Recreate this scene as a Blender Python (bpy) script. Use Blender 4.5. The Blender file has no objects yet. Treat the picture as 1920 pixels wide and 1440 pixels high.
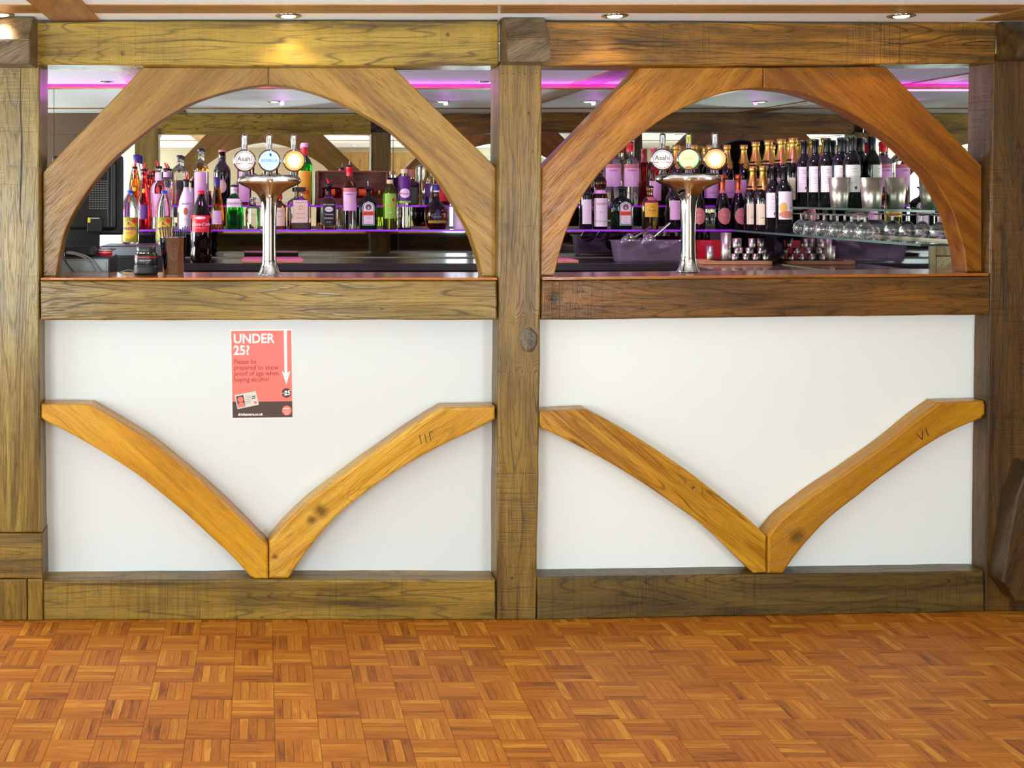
import bpy, bmesh, math, random
from mathutils import Vector, Matrix, noise
random.seed(7)
sc = bpy.context.scene
COL = sc.collection
PI = math.pi

# ------------------------------------------------------------------ camera, world, light, exposure
F, CX, CY, H = 2150.0, 489.0, 363.0, 1.39          # focal length and principal point in pixels of the 1920x1440 frame
CEIL, YM, XM = 1.959, 5.98, 2.55                   # ceiling height, back mirror plane, side mirror plane
cam = bpy.data.cameras.new('camera'); camo = bpy.data.objects.new('camera', cam); COL.objects.link(camo)
camo.location = (0, 0, H); camo.rotation_euler = (PI/2, 0, 0)
cam.sensor_width = 36; cam.lens = F*36/1920; cam.clip_start = .05
cam.shift_x = (960-CX)/1920; cam.shift_y = -(720-CY)/1920
sc.camera = camo
w = bpy.data.worlds.new('world'); sc.world = w; w.use_nodes = True
w.node_tree.nodes['Background'].inputs[0].default_value = (.75, .85, 1, 1)
w.node_tree.nodes['Background'].inputs[1].default_value = 1.0
sc.view_settings.view_transform = 'Standard'; sc.view_settings.look = 'None'
sc.view_settings.gamma = 1; sc.view_settings.use_curve_mapping = False
sc.view_settings.exposure = -0.2
cy = sc.cycles
cy.max_bounces = 14; cy.glossy_bounces = 8; cy.transmission_bounces = 12; cy.transparent_max_bounces = 12; cy.diffuse_bounces = 4
cy.caustics_reflective = True; cy.caustics_refractive = True; cy.sample_clamp_indirect = 4; cy.blur_glossy = .3

def area(name, loc, aim, sx, sy, power, color=(1, 1, 1), spread=PI):
    l = bpy.data.lights.new(name, 'AREA'); l.shape = 'RECTANGLE'; l.size = sx; l.size_y = sy; l.energy = power; l.color = color
    l.spread = spread
    o = bpy.data.objects.new(name, l); COL.objects.link(o); o.location = loc
    o.rotation_euler = Vector(aim).to_track_quat('-Z', 'Y').to_euler(); return o
# daylight that comes through the windows behind the camera, in the rear and the left wall
WIN_REAR = (-3.5, -1.65, .06, 1.86)
WIN_REAR2 = (2.2, 3.3, .06, 1.86)
DAY = (.80, .95, 1)
area('daylight_rear_left', ((WIN_REAR[0]+WIN_REAR[1])/2, -2.16, .96), (.25, 1, .6), 1.75, 1.7, 200, DAY)
area('daylight_rear_right', ((WIN_REAR2[0]+WIN_REAR2[1])/2, -2.16, .96), (-.3, 1, .5), 1.0, 1.7, 105, DAY)
area('daylight_left', (-4.52, .9, 1.17), (1, .1, .9), 3.4, 1.2, 150, DAY)
area('daylight_behind_bar', (-3.57, 4.95, 1.3), (1, 0, .5), 1.6, 1.1, 220, (.96, .98, 1))
area('added_ceiling_fill', (.35, .55, .33), (0, .35, 1), .34, .34, 105, (.88, .97, 1), 2.3)  # added fill for the ceiling, housed in a made-up uplighter below the frame
# magenta light strip over the back mirror and small magenta spots that wash shelves and bottles
area('magenta_strip_wash', (.35, 5.93, 1.925), (0, -.55, 1), 3.9, .02, 5, (.80, .05, 1), 3.0)
MAGX = (-.74, .13, 1.14, 2.05)
def spot(name, loc, aim, power, color, size, rad=.012, blend=.6):
    l = bpy.data.lights.new(name, 'SPOT'); l.energy = power; l.color = color; l.spot_size = size; l.spot_blend = blend; l.shadow_soft_size = rad
    o = bpy.data.objects.new(name, l); COL.objects.link(o); o.location = loc; o.rotation_euler = Vector(aim).to_track_quat('-Z', 'Y').to_euler(); return o
for x in MAGX: spot('magenta_spot', (x, 4.89, CEIL-.012), (0, .9, -1), 10, (.80, .06, 1), 2.5)

# ------------------------------------------------------------------ helpers
def s2l(c):
    return tuple(((x/255)/12.92 if x/255 <= .04045 else ((x/255+.055)/1.055)**2.4) for x in c)
def P(px, py, Y):
    return Vector(((px-CX)*Y/F, Y, H+(CY-py)*Y/F))
def YR(px, off=0.0):                                  # front plane; the right bay stands slightly askew
    return 3.736+off+(.074*(px-1010)/840 if px > 1010 else 0)

class MB:
    def __init__(s): s.v = []; s.f = []; s.m = []; s.sm = []; s.uv = None
    def add(s, vs, fs, m=0, smooth=False):
        b = len(s.v); s.v += [tuple(v) for v in vs]
        for f in fs: s.f.append([b+i for i in f]); s.m.append(m); s.sm.append(smooth)
    def box(s, x0, x1, y0, y1, z0, z1, m=0):
        s.add([(x, y, z) for z in (z0, z1) for y in (y0, y1) for x in (x0, x1)],
              [(0, 2, 3, 1), (4, 5, 7, 6), (0, 1, 5, 4), (2, 6, 7, 3), (0, 4, 6, 2), (1, 3, 7, 5)], m)
    def bbox(s, x0, x1, y0, y1, z0, z1, b=.002, m=0):      # bevelled box (all edges)
        bm = bmesh.new(); bmesh.ops.create_cube(bm, size=1)
        for v in bm.verts: v.co = Vector(((x0+x1)/2+v.co.x*(x1-x0), (y0+y1)/2+v.co.y*(y1-y0), (z0+z1)/2+v.co.z*(z1-z0)))
        bmesh.ops.bevel(bm, geom=bm.edges[:], offset=b, segments=2, affect='EDGES', profile=.5)
        bm.verts.ensure_lookup_table()
        s.add([v.co for v in bm.verts], [[v.index for v in f.verts] for f in bm.faces], m); bm.free()
    def lathe(s, prof, c=(0, 0, 0), n=24, m=0, rx=1, ry=1, capb=True, capt=True, smooth=True):
        vs = []; fs = []
        for r, z in prof:
            for i in range(n):
                a = 2*PI*i/n; vs.append((c[0]+r*rx*math.cos(a), c[1]+r*ry*math.sin(a), c[2]+z))
        for k in range(len(prof)-1):
            for i in range(n):
                j = (i+1) % n; fs.append((k*n+i, k*n+j, (k+1)*n+j, (k+1)*n+i))
        s.add(vs, fs, m, smooth)
        if capb: s.add(vs[:n], [list(range(n))[::-1]], m)
        if capt: s.add(vs[-n:], [list(range(n))], m)
    def tube(s, pts, r, n=8, m=0):
        pts = [Vector(p) for p in pts]; vs = []; rr = r if isinstance(r, (list, tuple)) else [r]*len(pts)
        prev = None
        for i, p in enumerate(pts):
            d = (pts[min(i+1, len(pts)-1)]-pts[max(i-1, 0)]).normalized()
            u = d.orthogonal().normalized() if prev is None else (prev-d*prev.dot(d)).normalized()
            prev = u; w_ = d.cross(u)
            for k in range(n):
                a = 2*PI*k/n; vs.append(p+(u*math.cos(a)+w_*math.sin(a))*rr[i])
        fs = [(k*n+i, k*n+(i+1) % n, (k+1)*n+(i+1) % n, (k+1)*n+i) for k in range(len(pts)-1) for i in range(n)]
        s.add(vs, fs, m, True); s.add(vs[:n], [list(range(n))[::-1]], m); s.add(vs[-n:], [list(range(n))], m)
    def mesh(s, name, mats):
        me = bpy.data.meshes.new(name); me.from_pydata(s.v, [], s.f)
        for mt in (mats if isinstance(mats, (list, tuple)) else [mats]): me.materials.append(mt)
        me.polygons.foreach_set('material_index', s.m); me.polygons.foreach_set('use_smooth', s.sm); me.update(); return me
    def build(s, name, mats, parent=None, loc=(0, 0, 0), rz=0):
        return link(name, s.mesh(name, mats), parent, loc, rz)
def link(name, me, parent=None, loc=(0, 0, 0), rz=0):
    o = bpy.data.objects.new(name, me); COL.objects.link(o); o.parent = parent; o.location = loc; o.rotation_euler = (0, 0, rz); return o
def tag(o, label=None, cat=None, group=None, kind=None):
    if label: o['label'] = label
    if cat: o['category'] = cat
    if group: o['group'] = group
    if kind: o['kind'] = kind
    return o
def empty(name, loc=(0, 0, 0), rz=0): return link(name, None, None, loc, rz)
def copy_tree(o, parent=None):
    c = o.copy(); COL.objects.link(c); c.parent = parent
    for ch in [x for x in bpy.data.objects if x.parent == o]: copy_tree(ch, c)
    return c
def resample(pts, step, closed=True):
    out = []; n = len(pts)
    for i in range(n if closed else n-1):
        a, b = Vector(pts[i]), Vector(pts[(i+1) % n]); k = max(1, int((b-a).length/step))
        for j in range(k): out.append(a.lerp(b, j/k))
    if not closed: out.append(Vector(pts[-1]))
    return out
def catmull(pts, n=5):
    out = []
    for i in range(len(pts)-1):
        p0 = Vector(pts[max(i-1, 0)]); p1 = Vector(pts[i]); p2 = Vector(pts[i+1]); p3 = Vector(pts[min(i+2, len(pts)-1)])
        for k in range(n):
            t = k/n; out.append(.5*((2*p1)+(-p0+p2)*t+(2*p0-5*p1+4*p2-p3)*t*t+(-p0+3*p1-3*p2+p3)*t*t*t))
    out.append(Vector(pts[-1])); return [tuple(p) for p in out]
SEED = [0]
def slab(name, outline, yf, depth, mat, parent=None, bev=.006, jit=.0012, step=.05, loc=None, side=None, top=None):
    """Timber: a front outline (pixels of the frame at plane yf) extruded straight back by depth, with worn edges.
    yf is a number or a function of the pixel column. Vertices are stored relative to loc."""
    SEED[0] += 1
    fy = yf if callable(yf) else (lambda px: yf)
    pts = [P(px, py, fy(px)) for px, py in outline]
    # make sure it runs counter-clockwise seen from the front (x right, z up)
    A = sum(pts[i].x*pts[(i+1) % len(pts)].z-pts[(i+1) % len(pts)].x*pts[i].z for i in range(len(pts)))
    if A < 0: pts = pts[::-1]
    pts = resample(pts, step)
    o3 = []
    for p in pts:
        q = p*9+Vector((SEED[0]*3.1, 0, 0)); o3.append(p+Vector((noise.noise(q)*jit*2, 0, noise.noise(q+Vector((7, 3, 1)))*jit*2)))
    n = len(o3); loops = []
    nor = []
    for i in range(n):
        a, b, c = o3[i-1], o3[i], o3[(i+1) % n]
        d1 = Vector((b.x-a.x, 0, b.z-a.z)).normalized(); d2 = Vector((c.x-b.x, 0, c.z-b.z)).normalized()
        m1 = Vector((-d1.z, 0, d1.x)); m2 = Vector((-d2.z, 0, d2.x)); m = (m1+m2)
        m = m.normalized() if m.length > 1e-6 else m1
        nor.append(m/max(.35, m.dot(m1)))
    for ins, dy in ((bev, 0), (bev*.35, bev*.3), (0, bev), (0, depth)):
        loops.append([o3[i]+nor[i]*ins+Vector((0, dy, 0)) for i in range(n)])
    base = Vector(loc) if loc is not None else Vector((0, 0, 0))
    mb = MB(); vs = [v-base for L in loops for v in L]; fs = []
    for k in range(3):
        for i in range(n):
            j = (i+1) % n; fs.append((k*n+i, (k+1)*n+i, (k+1)*n+j, k*n+j))
    mb.add(vs, fs, 0, False)
    b = len(mb.v)
    mb.f.append(list(range(n))); mb.m.append(0); mb.sm.append(False)
    mb.f.append([3*n+i for i in range(n)][::-1]); mb.m.append(0); mb.sm.append(False)
    o = mb.build(name, mat, parent, tuple(base)); return o

# ------------------------------------------------------------------ materials
def N(nt, t, x=0, **kw):
    n = nt.nodes.new(t)
    for k, v in kw.items(): setattr(n, k, v)
    return n
def newmat(name):
    m = bpy.data.materials.new(name); m.use_nodes = True; nt = m.node_tree
    return m, nt, nt.nodes['Principled BSDF']
MC = {}
def plain(name, col, rough=.5, metal=0, trans=0, ior=1.45, coat=0, emit=None, estr=0, spec=None):
    if name in MC: return MC[name]
    m, nt, b = newmat(name); c = s2l(col)
    b.inputs['Base Color'].default_value = (*c, 1); b.inputs['Roughness'].default_value = rough; b.inputs['Metallic'].default_value = metal
    b.inputs['Transmission Weight'].default_value = trans; b.inputs['IOR'].default_value = ior; b.inputs['Coat Weight'].default_value = coat
    b.inputs['Coat Roughness'].default_value = .08
    if spec is not None: b.inputs['Specular IOR Level'].default_value = spec
    if emit: b.inputs['Emission Color'].default_value = (*s2l(emit), 1); b.inputs['Emission Strength'].default_value = estr
    if not trans and not emit and metal < .8:                       # faint unevenness so that nothing is a dead flat colour
        no = N(nt, 'ShaderNodeTexNoise'); no.inputs['Scale'].default_value = 60; no.inputs['Detail'].default_value = 3
        bp = N(nt, 'ShaderNodeBump'); bp.inputs['Strength'].default_value = .04; bp.inputs['Distance'].default_value = .002
        nt.links.new(no.outputs['Fac'], bp.inputs['Height']); nt.links.new(bp.outputs['Normal'], b.inputs['Normal'])
    MC[name] = m; return m
def ramp(nt, stops):
    r = N(nt, 'ShaderNodeValToRGB'); e = r.color_ramp.elements
    while len(e) < len(stops): e.new(.5)
    for i, (p, c) in enumerate(stops): e[i].position = p; e[i].color = (*c, 1)
    return r
def math_(nt, op, a, b=None):
    n = N(nt, 'ShaderNodeMath', operation=op)
    for i, x in enumerate((a, b)):
        if x is None: continue
        if isinstance(x, (int, float)): n.inputs[i].default_value = x
        else: nt.links.new(x, n.inputs[i])
    return n.outputs[0]
def mixc(nt, fac, a, b, mode='MIX'):
    n = N(nt, 'ShaderNodeMix', data_type='RGBA', blend_type=mode)
    for s_, x in ((n.inputs[0], fac), (n.inputs[6], a), (n.inputs[7], b)):
        if isinstance(x, (int, float)): s_.default_value = x
        elif isinstance(x, tuple): s_.default_value = (*x, 1)
        else: nt.links.new(x, s_)
    return n.outputs[2]
def wood(name, mid, light, dark, ang=0.0, knots=(), saw=.5, figure=1.0, rough=.42, coat=.3, seed=0.0, blotch=.5, scale=1.0, mottle=(60, 62, 50)):
    """Oiled oak. Grain runs along local +X turned by ang about Y (PI/2 = upright). knots: (x,z,radius) in object metres."""
    m, nt, b = newmat(name); L = nt.links
    mid, light, dark, mot = s2l(mid), s2l(light), s2l(dark), s2l(mottle)
    tc = N(nt, 'ShaderNodeTexCoord')
    mp = N(nt, 'ShaderNodeMapping', vector_type='POINT'); mp.inputs['Rotation'].default_value = (0, ang, 0); mp.inputs['Location'].default_value = (seed*3.7, seed*1.3, seed*2.1)
    L.new(tc.outputs['Object'], mp.inputs['Vector'])
    def scaled(sx, sy, sz):
        s_ = N(nt, 'ShaderNodeVectorMath', operation='MULTIPLY'); L.new(mp.outputs[0], s_.inputs[0]); s_.inputs[1].default_value = (sx*scale, sy*scale, sz*scale); return s_.outputs[0]
    def nz(vec, sc_, det=3, rg=.55, dist=0):
        n = N(nt, 'ShaderNodeTexNoise'); L.new(vec, n.inputs['Vector']); n.inputs['Scale'].default_value = sc_; n.inputs['Detail'].default_value = det; n.inputs['Roughness'].default_value = rg; n.inputs['Distortion'].default_value = dist; return n.outputs['Fac']
    field = nz(scaled(.7, 6, 9), 1.0, 2, .45, .15)
    kmask = None
    for (kx, kz, kr) in knots:
        sep = N(nt, 'ShaderNodeVectorMath', operation='SUBTRACT'); L.new(tc.outputs['Object'], sep.inputs[0]); sep.inputs[1].default_value = (kx, 0, kz)
        fl = N(nt, 'ShaderNodeVectorMath', operation='MULTIPLY'); L.new(sep.outputs[0], fl.inputs[0]); fl.inputs[1].default_value = (1, 0, 1)
        dd = N(nt, 'ShaderNodeVectorMath', operation='LENGTH'); L.new(fl.outputs[0], dd.inputs[0])
        d = math_(nt, 'DIVIDE', dd.outputs['Value'], kr)
        g = math_(nt, 'POWER', 2.718, math_(nt, 'MULTIPLY', math_(nt, 'MULTIPLY', d, d), -.35))
        field = math_(nt, 'ADD', field, math_(nt, 'MULTIPLY', g, .55))
        wob = math_(nt, 'ADD', d, math_(nt, 'MULTIPLY', nz(scaled(30, 30, 30), 1.0, 3), .9))
        km = N(nt, 'ShaderNodeMapRange'); L.new(wob, km.inputs[0]); km.inputs[1].default_value = 1.45; km.inputs[2].default_value = .7; km.inputs[3].default_value = 0; km.inputs[4].default_value = 1
        kmask = km.outputs[0] if kmask is None else math_(nt, 'MAXIMUM', kmask, km.outputs[0])
    fr = math_(nt, 'PINGPONG', math_(nt, 'MULTIPLY', field, 24), .5)                      # growth-ring figure
    line = N(nt, 'ShaderNodeMapRange'); L.new(fr, line.inputs[0]); line.inputs[1].default_value = .0; line.inputs[2].default_value = .15; line.inputs[3].default_value = 1; line.inputs[4].default_value = 0
    pores = nz(scaled(16, 260, 260), 1.0, 3, .6)
    pm = N(nt, 'ShaderNodeMapRange'); L.new(pores, pm.inputs[0]); pm.inputs[1].default_value = .54; pm.inputs[2].default_value = .70
    streak = nz(scaled(1.6, 22, 26), 1.0, 4, .6)
    blot = nz(scaled(3.5, 6, 7), 1.0, 4, .6)
    sawn = math_(nt, 'MULTIPLY', nz(scaled(170, 5, 5), 1.0, 2, .5, .3), math_(nt, 'MULTIPLY', nz(scaled(2.5, 3, 3.5), 1.0, 2), 1.95))
    sm = N(nt, 'ShaderNodeMapRange'); L.new(sawn, sm.inputs[0]); sm.inputs[1].default_value = .60; sm.inputs[2].default_value = .85
    r = ramp(nt, [(.30, dark), (.46, mid), (.68, light)]); L.new(streak, r.inputs[0])
    col = r.outputs[0]
    bm_ = N(nt, 'ShaderNodeMapRange'); L.new(blot, bm_.inputs[0]); bm_.inputs[1].default_value = .45; bm_.inputs[2].default_value = .7; bm_.inputs[4].default_value = blotch
    col = mixc(nt, bm_.outputs[0], col, mot)
    pmod = math_(nt, 'MULTIPLY', line.outputs[0], math_(nt, 'MULTIPLY', math_(nt, 'SUBTRACT', nz(scaled(3, 30, 30), 1.0, 3), .18), 1.5*figure))
    col = mixc(nt, pmod, col, tuple(x*.35 for x in dark))
    col = mixc(nt, math_(nt, 'MULTIPLY', pm.outputs[0], .55), col, tuple(x*.5 for x in dark))
    col = mixc(nt, math_(nt, 'MULTIPLY', sm.outputs[0], saw*.4), col, tuple(x*.45 for x in dark))
    if kmask is not None: col = mixc(nt, math_(nt, 'MULTIPLY', kmask, .85), col, tuple(x*.3 for x in dark))
    L.new(col, b.inputs['Base Color'])
    h = math_(nt, 'ADD', math_(nt, 'MULTIPLY', pm.outputs[0], -.5), math_(nt, 'MULTIPLY', pmod, -.35))
    h = math_(nt, 'ADD', h, math_(nt, 'ADD', math_(nt, 'MULTIPLY', streak, .9), math_(nt, 'MULTIPLY', sm.outputs[0], -saw*.6)))
    if kmask is not None: h = math_(nt, 'ADD', h, math_(nt, 'MULTIPLY', kmask, -1.2))
    bp = N(nt, 'ShaderNodeBump'); bp.inputs['Strength'].default_value = .5; bp.inputs['Distance'].default_value = .0022
    L.new(h, bp.inputs['Height']); L.new(bp.outputs[0], b.inputs['Normal'])
    b.inputs['Roughness'].default_value = rough; b.inputs['Specular IOR Level'].default_value = .3; b.inputs['Coat Weight'].default_value = coat*.7; b.inputs['Coat Roughness'].default_value = .18
    L.new(bp.outputs[0], b.inputs['Coat Normal'])
    return m

OAK = dict(mid=(134, 104, 28), light=(166, 134, 44), dark=(86, 62, 18), mottle=(86, 74, 30))
OAKD = dict(mid=(114, 84, 20), light=(144, 110, 32), dark=(66, 46, 12), mottle=(74, 60, 24))
OAKR = dict(mid=(104, 66, 14), light=(140, 92, 24), dark=(52, 32, 8), mottle=(58, 48, 22))
ARCL = dict(mid=(134, 94, 34), light=(154, 114, 48), dark=(110, 74, 24), saw=.12, figure=.35, rough=.34, blotch=.4, mottle=(120, 96, 52))
ARCR = dict(mid=(122, 68, 6), light=(150, 92, 12), dark=(92, 48, 4), saw=.1, figure=.35, rough=.34, blotch=.3, mottle=(104, 58, 10))
GOLD = dict(mid=(188, 130, 22), light=(206, 152, 40), dark=(160, 104, 16), saw=.05, figure=.35, rough=.3, blotch=.3, mottle=(170, 116, 24))
BLACKISH = plain('black_paint', (14, 13, 13), .45)
WHITE = plain('white_paint', (213, 216, 216), .55)
CEILM = plain('ceiling_paint', (242, 249, 251), .6)
CREAM = plain('cream_wall_paint', (238, 228, 200), .6)
CHROME = plain('chrome', (190, 190, 193), .04, 1)
STEEL = plain('brushed_steel', (222, 214, 200), .3, 1)
MIRROR = plain('mirror_silvering', (222, 228, 222), .0, 1)
SPLASH = plain('smoked_mirror', (150, 152, 150), .03, 1)
GLASS = plain('clear_glass', (250, 252, 250), .0, 0, 1, 1.45)
BATTEN = wood('batten_wood', (156, 112, 52), (176, 132, 68), (124, 84, 34), 0, saw=.05, figure=.5, blotch=.2, coat=.2)
DARKIN = plain('dark_interior', (30, 26, 24), .6)
WORKTOP = plain('dark_worktop', (46, 42, 44), .22, coat=.3)

# ------------------------------------------------------------------ the room (setting)
def struct(name, mb, mat, **k):
    o = mb.build(name, mat); o['kind'] = 'structure'; return o
XL, XR, YB = -4.6, 6.5, -2.25
# parquet
T = .1143; G0X, G0Y = -.6496, 3.606
def strip_tile(mb, x0, y0, vert, rnd, uvs):
    k = 5; w_ = T/k; g = .00018
    for i in range(k):
        a0, a1 = i*w_+g, (i+1)*w_-g; b0, b1 = g*1.6, T-g*1.6; z = rnd.uniform(-.0002, .0002)
        c = .0003
        if vert: r = (x0+a0, x0+a1, y0+b0, y0+b1)
        else: r = (x0+b0, x0+b1, y0+a0, y0+a1)
        X0, X1, Y0, Y1 = r
        vs = [(X0, Y0, -.005), (X1, Y0, -.005), (X1, Y1, -.005), (X0, Y1, -.005), (X0+c, Y0+c, z), (X1-c, Y0+c, z), (X1-c, Y1-c, z), (X0+c, Y1-c, z)]
        fs = [(4, 5, 6, 7), (0, 1, 5, 4), (1, 2, 6, 5), (2, 3, 7, 6), (3, 0, 4, 7)]
        o1, o2 = rnd.uniform(0, 50), rnd.uniform(0, 50)
        b = len(mb.v); mb.add(vs, fs)
        for f in fs:
            for vi in f:
                x, y, _ = vs[vi]
                u, v = ((y-y0), (x-x0)) if vert else ((x-x0), (y-y0))
                uvs.append((u+o1, v+o2))
def parquet_mat():
    m, nt, b = newmat('parquet_wood'); L = nt.links
    tc = N(nt, 'ShaderNodeTexCoord'); geo = N(nt, 'ShaderNodeNewGeometry'); oi = N(nt, 'ShaderNodeObjectInfo')
    rnd = math_(nt, 'FRACT', math_(nt, 'ADD', geo.outputs['Random Per Island'], math_(nt, 'MULTIPLY', oi.outputs['Random'], 7.31)))
    def nz(sx, sy, det=3, dist=0):
        mp = N(nt, 'ShaderNodeVectorMath', operation='MULTIPLY'); L.new(tc.outputs['UV'], mp.inputs[0]); mp.inputs[1].default_value = (sx, sy, 1)
        n = N(nt, 'ShaderNodeTexNoise'); L.new(mp.outputs[0], n.inputs['Vector']); n.inputs['Scale'].default_value = 1; n.inputs['Detail'].default_value = det; n.inputs['Distortion'].default_value = dist; return n.outputs['Fac']
    r = ramp(nt, [(0, s2l((112, 56, 14))), (.12, s2l((142, 76, 16))), (.5, s2l((168, 97, 20))), (.85, s2l((180, 110, 28))), (1, s2l((198, 134, 44)))])
    v = math_(nt, 'ADD', math_(nt, 'MULTIPLY', rnd, .75), math_(nt, 'MULTIPLY', math_(nt, 'SUBTRACT', nz(9, 75, 4, .6), .42), 1.5)); v = math_(nt, 'ADD', v, .06)
    L.new(v, r.inputs[0])
    fine = nz(30, 600, 2); fm = N(nt, 'ShaderNodeMapRange'); L.new(fine, fm.inputs[0]); fm.inputs[1].default_value = .55; fm.inputs[2].default_value = .75; fm.inputs[4].default_value = .35
    kn = nz(18, 60, 3, 1.5); kmm = N(nt, 'ShaderNodeMapRange'); L.new(kn, kmm.inputs[0]); kmm.inputs[1].default_value = .70; kmm.inputs[2].default_value = .80; kmm.inputs[4].default_value = .8
    col = mixc(nt, fm.outputs[0], r.outputs[0], s2l((90, 44, 20))); col = mixc(nt, kmm.outputs[0], col, s2l((60, 28, 16)))
    L.new(col, b.inputs['Base Color']); b.inputs['Roughness'].default_value = .5; b.inputs['Specular IOR Level'].default_value = .3
    bp = N(nt, 'ShaderNodeBump'); bp.inputs['Strength'].default_value = .15; bp.inputs['Distance'].default_value = .0006; L.new(fine, bp.inputs['Height']); L.new(bp.outputs[0], b.inputs['Normal'])
    return m
PARQ = parquet_mat()
mb = MB(); mb.box(XL, XR, YB, 6.1, -.1, -.0045); floor = struct('floor', mb, plain('floor_joint', (52, 30, 16), .7))
def with_uv(mb, uvs, name, mat):
    me = mb.mesh(name, mat); uv = me.uv_layers.new(name='UVMap')
    flat = [c for p in uvs for c in p]; uv.data.foreach_set('uv', flat); return me
rr = random.Random(3)
vis = set(); protos = {}
variants = []
for vert in (0, 1):
    for q in range(8):
        m_ = MB(); u_ = []; strip_tile(m_, 0, 0, vert, rr, u_); variants.append(with_uv(m_, u_, 'parquet_tile', PARQ))
cand = []
for c in range(-40, 60):
    for r_ in range(-2, 60):
        x0 = G0X+c*T; y1 = G0Y-r_*T; y0 = y1-T
        if y1 > 3.95: continue
        def pp(x, y): return (CX+F*x/y, CY+F*H/y)
        pts_ = [pp(x0, y0), pp(x0+T, y0), pp(x0, y1), pp(x0+T, y1)]
        inside = max(p[0] for p in pts_) > 0 and min(p[0] for p in pts_) < 1920 and min(p[1] for p in pts_) < 1440 and y0 < 3.80
        if inside: cand.append((-y0 if y0 < 3.70 else 99, c, r_, x0, y0))
cand.sort(key=lambda t: -t[0] if t[0] != 99 else 99)
cand.sort(key=lambda t: t[4])
for i, (_, c, r_, x0, y0) in enumerate(cand[:300]):
    vert = (c+r_) % 2 == 0; vis.add((c, r_))
    o = link('parquet_tile', variants[(8 if vert else 0)+rr.randrange(8)], floor, (x0, y0, 0))
mbs = MB(); uvs = []
for c in range(-34, 62):
    for r_ in range(-2, 51):
        if (c, r_) in vis: continue
        x0 = G0X+c*T; y0 = G0Y-(r_+1)*T
        if x0 < XL or x0+T > XR or y0 < YB: continue
        strip_tile(mbs, x0, y0, (c+r_) % 2 == 0, rr, uvs)
o = link('parquet_field', with_uv(mbs, uvs, 'parquet_field', PARQ), floor); o['kind'] = 'stuff'

mb = MB(); mb.box(XL, XR, YB, 6.1, CEIL, CEIL+.1); struct('ceiling', mb, CEILM)
# rear wall with two windows and a wood panelled door
def wall_with_holes(name, horiz, a0, a1, pos, th, holes, mat):
    mb = MB(); xs = a0
    def bx(p, q, z0, z1):
        if horiz: mb.box(p, q, pos-th, pos, z0, z1)
        else: mb.box(pos-th, pos, p, q, z0, z1)
    for (h0, h1, z0, z1) in sorted(holes):
        bx(xs, h0, 0, CEIL); bx(h0, h1, 0, z0); bx(h0, h1, z1, CEIL); xs = h1
    bx(xs, a1, 0, CEIL); return struct(name, mb, mat)
wall_with_holes('wall_rear', True, XL, XR, YB, .12, [WIN_REAR, WIN_REAR2], CREAM)
wall_with_holes('wall_left', False, YB, 3.9, XL, .12, [(-.85, 2.65, .55, 1.78)], CREAM)
mb = MB(); mb.box(XR, XR+.1, YB, 3.9, 0, CEIL); struct('wall_right', mb, plain('brown_wall_paint', (84, 62, 46), .6))
mb = MB(); mb.box(XL, -1.8, 3.80, 3.9, 0, CEIL); struct('wall_front_left', mb, plain('brown_wall_paint', (84, 62, 46), .6))
mb = MB(); mb.box(-1.8, -.96, 3.76, 3.88, 1.81, CEIL-.002); struct('trim_13', mb, plain('brown_wall_paint', (84, 62, 46), .6))
mb = MB(); A_ = [(-1.79, 1.81), (-1.79, 1.25), (-1.70, 1.28), (-1.42, 1.60), (-1.08, 1.72), (-1.08, 1.81)]
mb.add([(x, 3.79, z) for x, z in A_]+[(x, 3.87, z) for x, z in A_], [list(range(6)), list(range(6, 12))[::-1]]+[(i, 6+i, 6+(i+1) % 6, (i+1) % 6) for i in range(6)]); struct('trim_14', mb, plain('brown_wall_paint', (84, 62, 46), .6))
mb = MB(); mb.box(2.62, XR, 3.86, 3.96, 0, CEIL); struct('wall_front_right', mb, WHITE)
mb = MB(); mb.box(-3.7, 2.75, 6.0, 6.1, 0, CEIL); struct('wall_back', mb, CREAM)
wall_with_holes('wall_bar_left', False, 3.9, 6.0, -3.6, .1, [(4.1, 5.8, .7, 1.86)], plain('brown_wall_paint', (84, 62, 46), .6))
mb = MB(); mb.box(2.56, 2.66, 3.96, 6.0, 0, CEIL); struct('wall_bar_right', mb, CREAM)
def window(name, horiz, a0, a1, z0, z1, pos, bars):
    mb = MB(); t = .05
    def bx(p, q, r, s_, d=.05):
        if horiz: mb.box(p, q, pos-.09, pos-.09+d, r, s_)
        else: mb.box(pos-.09, pos-.09+d, p, q, r, s_)
    bx(a0, a1, z0, z0+t); bx(a0, a1, z1-t, z1); bx(a0, a0+t, z0+t, z1-t); bx(a1-t, a1, z0+t, z1-t)
    for k in range(1, bars): c = a0+(a1-a0)*k/bars; bx(c-.02, c+.02, z0+t, z1-t)
    struct(name, mb, WHITE)
window('window_1', True, *WIN_REAR, YB, 2); window('window_2', True, *WIN_REAR2, YB, 2); window('window_3', False, -.85, 2.65, .55, 1.78, XL, 4); window('window_4', False, 4.1, 5.8, .7, 1.86, -3.6, 2)
DOORW = wood('door_oak_veneer', (206, 160, 92), (222, 180, 112), (176, 128, 66), PI/2, saw=0, figure=.8, rough=.4, blotch=.2, coat=.2)
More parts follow.
